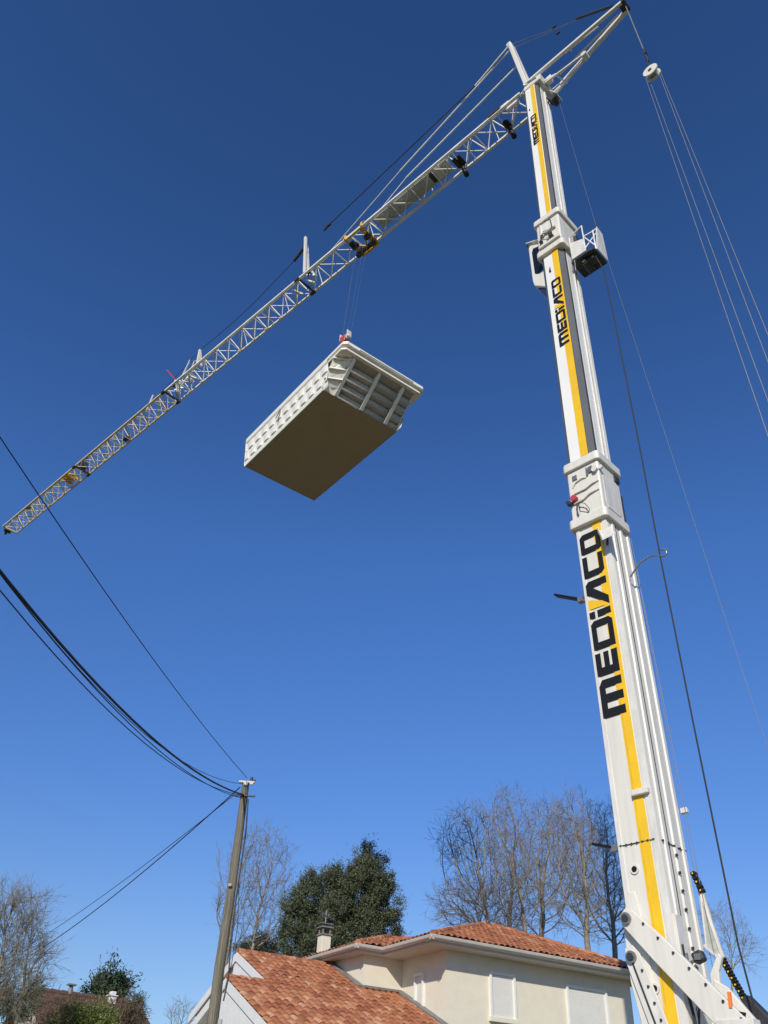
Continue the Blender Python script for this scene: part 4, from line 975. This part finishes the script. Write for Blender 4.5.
def leafy(name,label,base,blobs,n,size,mt,trunk_h,seed,r0=.2,puff=.34,cat_='tree',group=None,elong=1.6,per=90):
    rnd=random.Random(seed); root=empty(name,base); tag(root,label,cat_,group)
    t=MB(); t.path([(0,0,-.2),(0.02,0,trunk_h*.5),(0,.03,trunk_h)],[r0,r0*.7,r0*.25],8)
    for (c,r) in blobs:
        t.path([(0,0,max(.3,c[2]*.5)),((c[0])*.6,c[1]*.6,c[2]*.8),c],[r0*.4,r0*.25,r0*.1],5)
    t.build('trunk','barkd',root)
    vs=[];fs=[]
    tot=sum((r[0]*r[1]*r[2])**.75 for c,r in blobs)
    for (c,r) in blobs:
        # clump centres near the surface of each lobe
        k=int(n*(r[0]*r[1]*r[2])**.75/tot); nc=max(6,k//per); cl=[]
        for _ in range(nc):
            d=V((rnd.gauss(0,1),rnd.gauss(0,1),rnd.gauss(0,1))).normalized(); f=rnd.uniform(.45,1.08)
            cl.append((V(c)+V((d.x*r[0]*f,d.y*r[1]*f,d.z*r[2]*f)),d,rnd.uniform(.6,1.3)))
        for _ in range(k):
            cc,d,sz=rnd.choice(cl); s=puff*sz
            tt=abs(rnd.gauss(0,.8)); p=cc+V((rnd.gauss(0,s*.5),rnd.gauss(0,s*.5),rnd.gauss(0,s*.45)))+(d*.6+V((0,0,.7)))*s*tt*.8
            g=(d*.5+V((rnd.gauss(0,.6),rnd.gauss(0,.6),rnd.gauss(.25,.5)))).normalized()
            u=g.cross(V((rnd.gauss(0,1),rnd.gauss(0,1),rnd.gauss(0,1)))).normalized()
            l=size*elong*rnd.uniform(.6,1.3); w_=size*rnd.uniform(.35,.6); b0=len(vs)
            vs+=[p,p+g*l*.5+u*w_*.5,p+g*l,p+g*l*.5-u*w_*.5]; fs.append((b0,b0+1,b0+2,b0+3))
    m=MB(); m.v=[tuple(x) for x in vs]; m.f=fs; m.sm=[False]*len(fs)
    me=bpy.data.meshes.new('crown'); me.from_pydata(m.v,[],m.f); me.materials.append(M[mt]); o=bpy.data.objects.new('crown',me); COL.objects.link(o); o.parent=root
    return root
D=44.
def blob(px,py,rpx,dist,base,ry=None):
    c=atd(px,py,dist)-base; s=(atd(px+1,py,dist)-atd(px,py,dist)).length; r=rpx*s; rv=(ry or rpx)*s*1.05; return ((c.x,c.y,c.z),(r,r*.9,rv))
eb=base_at(345,D)
bl=[blob(366,860,11,D,eb,13),blob(372,878,19,D,eb,17),blob(352,895,30,D,eb,22),blob(380,905,19,D,eb,20),blob(322,886,15,D,eb,12),blob(310,905,20,D,eb,18),blob(299,930,17,D,eb,22),blob(292,908,9,D,eb,8),blob(345,932,38,D,eb,26),blob(388,930,13,D,eb,16),blob(335,962,48,D,eb,26),blob(338,882,9,D,eb,9)]
leafy('evergreen_tree','large dark evergreen tree with uneven crown behind the left chimney',eb,bl,150000,.075,'needle',bl[1][0][2],4,.3,elong=2.2,puff=.25,per=150)
eb=base_at(245,52); bl=[blob(262,950,14,52,eb,9),blob(246,952,9,52,eb,7)]
leafy('evergreen_shrub','low dark evergreen bush behind the small white gable',eb,bl,9000,.09,'needle',3.5,14,.12,cat_='shrub',puff=.3)
eb=base_at(108,62); bl=[blob(114,978,8,62,eb,6),blob(99,987,8,62,eb,5),blob(124,983,5,62,eb,7),blob(110,995,13,62,eb,6),blob(90,993,5,62,eb,3)]
leafy('evergreen_tree','small dark open-crowned tree above the old brown roof',eb,bl,4200,.17,'leafd',bl[0][0][2],15,.15,puff=.4)
eb=base_at(48,30); bl=[blob(34,990,9,30,eb,5),blob(12,1008,20,30,eb,11)]
leafy('shrub','grey green shrub mixed into the left bare tree',eb,bl,4000,.06,'leafd',3.0,16,.08,cat_='shrub',puff=.22)
eb=base_at(88,26); bl=[blob(85,1015,11,26,eb,9),blob(72,1024,15,26,eb,11),blob(100,1020,12,26,eb,10),blob(60,1036,14,26,eb,10),blob(90,1036,22,26,eb,14)]
leafy('bush','yellow green leafy bush in front of the old brown roofed house',eb,bl,14000,.05,'leaf',2.5,17,.08,cat_='bush',puff=.16)
eb=base_at(135,34); bl=[blob(138,1006,5,34,eb,8),blob(130,1020,10,34,eb,9)]
leafy('shrub','thin dark green shrub at the right end of the old brown roof',eb,bl,3500,.06,'leafd',2.5,18,.08,cat_='shrub',puff=.22)
bt(122,33,[(122,1018,18,16),(108,1024,14,12)],name='bare_bush',label='brown twiggy bush over the right part of the old brown roof',seed=71,rmax=.03,mt='barkb',cat_='bush',natt=2600,step=.17,kill=.2,tl=.45,rtip=.012,fork=.1)
bt(46,33,[(48,1012,20,16),(30,1012,16,18)],name='bare_bush',label='brown twiggy bush over the left end of the old brown roof',seed=73,rmax=.03,mt='barkb',cat_='bush',natt=3000,step=.17,kill=.2,tl=.45,rtip=.012,fork=.1)

# ================================================================== OLD HOUSE (bottom left)
D2=38.
ra=atd(30,989,D2); rb=atd(137,1001,D2+1.5); rb.z=ra.z-.25; 
old=empty('old_house',(ra.x,ra.y,0),math.atan2(rb.y-ra.y,rb.x-ra.x)); tag(old,'low old house with weathered brown tile roof behind bushes at bottom left','house')
ln_=(rb-ra).xy.length; zt=ra.z
b=MB(); b.prism([(.2,-3.6,0),(.2,3.6,0),(.2,3.6,zt-2.0),(.2,0,zt-.15),(.2,-3.6,zt-2.0)],(ln_-.4,0,0)); b.build('wall','wall2',old)
b=MB()
for sgn in (-1,1): b.prism([(-.1,0,zt),(-.1,sgn*4.1,zt-2.2),(-.1,sgn*4.1,zt-2.32),(-.1,0,zt-.12)],(ln_+.2,0,0))
b.build('roof','oldroof',old)
b=MB()
for k in range(int(ln_/.4)): b.tube((k*.4,0,zt+.0),(k*.4+.43,0,zt-.01),.12,.10,n=8)
b.build('ridge_tiles','oldroof',old)
cx_=(atd(112,996,D2+1)-ra).length
b=MB(); b.box((cx_,-.1,zt-.1),(.30,.30,.42)); b.box((cx_,-.1,zt+.13),(.40,.38,.05)); b.box((cx_,-.1,zt+.22),(.2,.26,.12)); b.build('chimney','wtrim',old,bevel=.02)
cx_=(atd(70,990,D2+.5)-ra).length
b=MB(); b.tube((cx_,0,zt),(cx_,0,zt+.28),.12,.07,n=10); b.box((cx_,0,zt+.32),(.3,.3,.05)); b.build('roof_vent','flash',old)
b=MB(); b.box((ln_/2-1,-3.62,1.5),(1.2,.06,1.2)); w_=b.build('window','shutter',old)
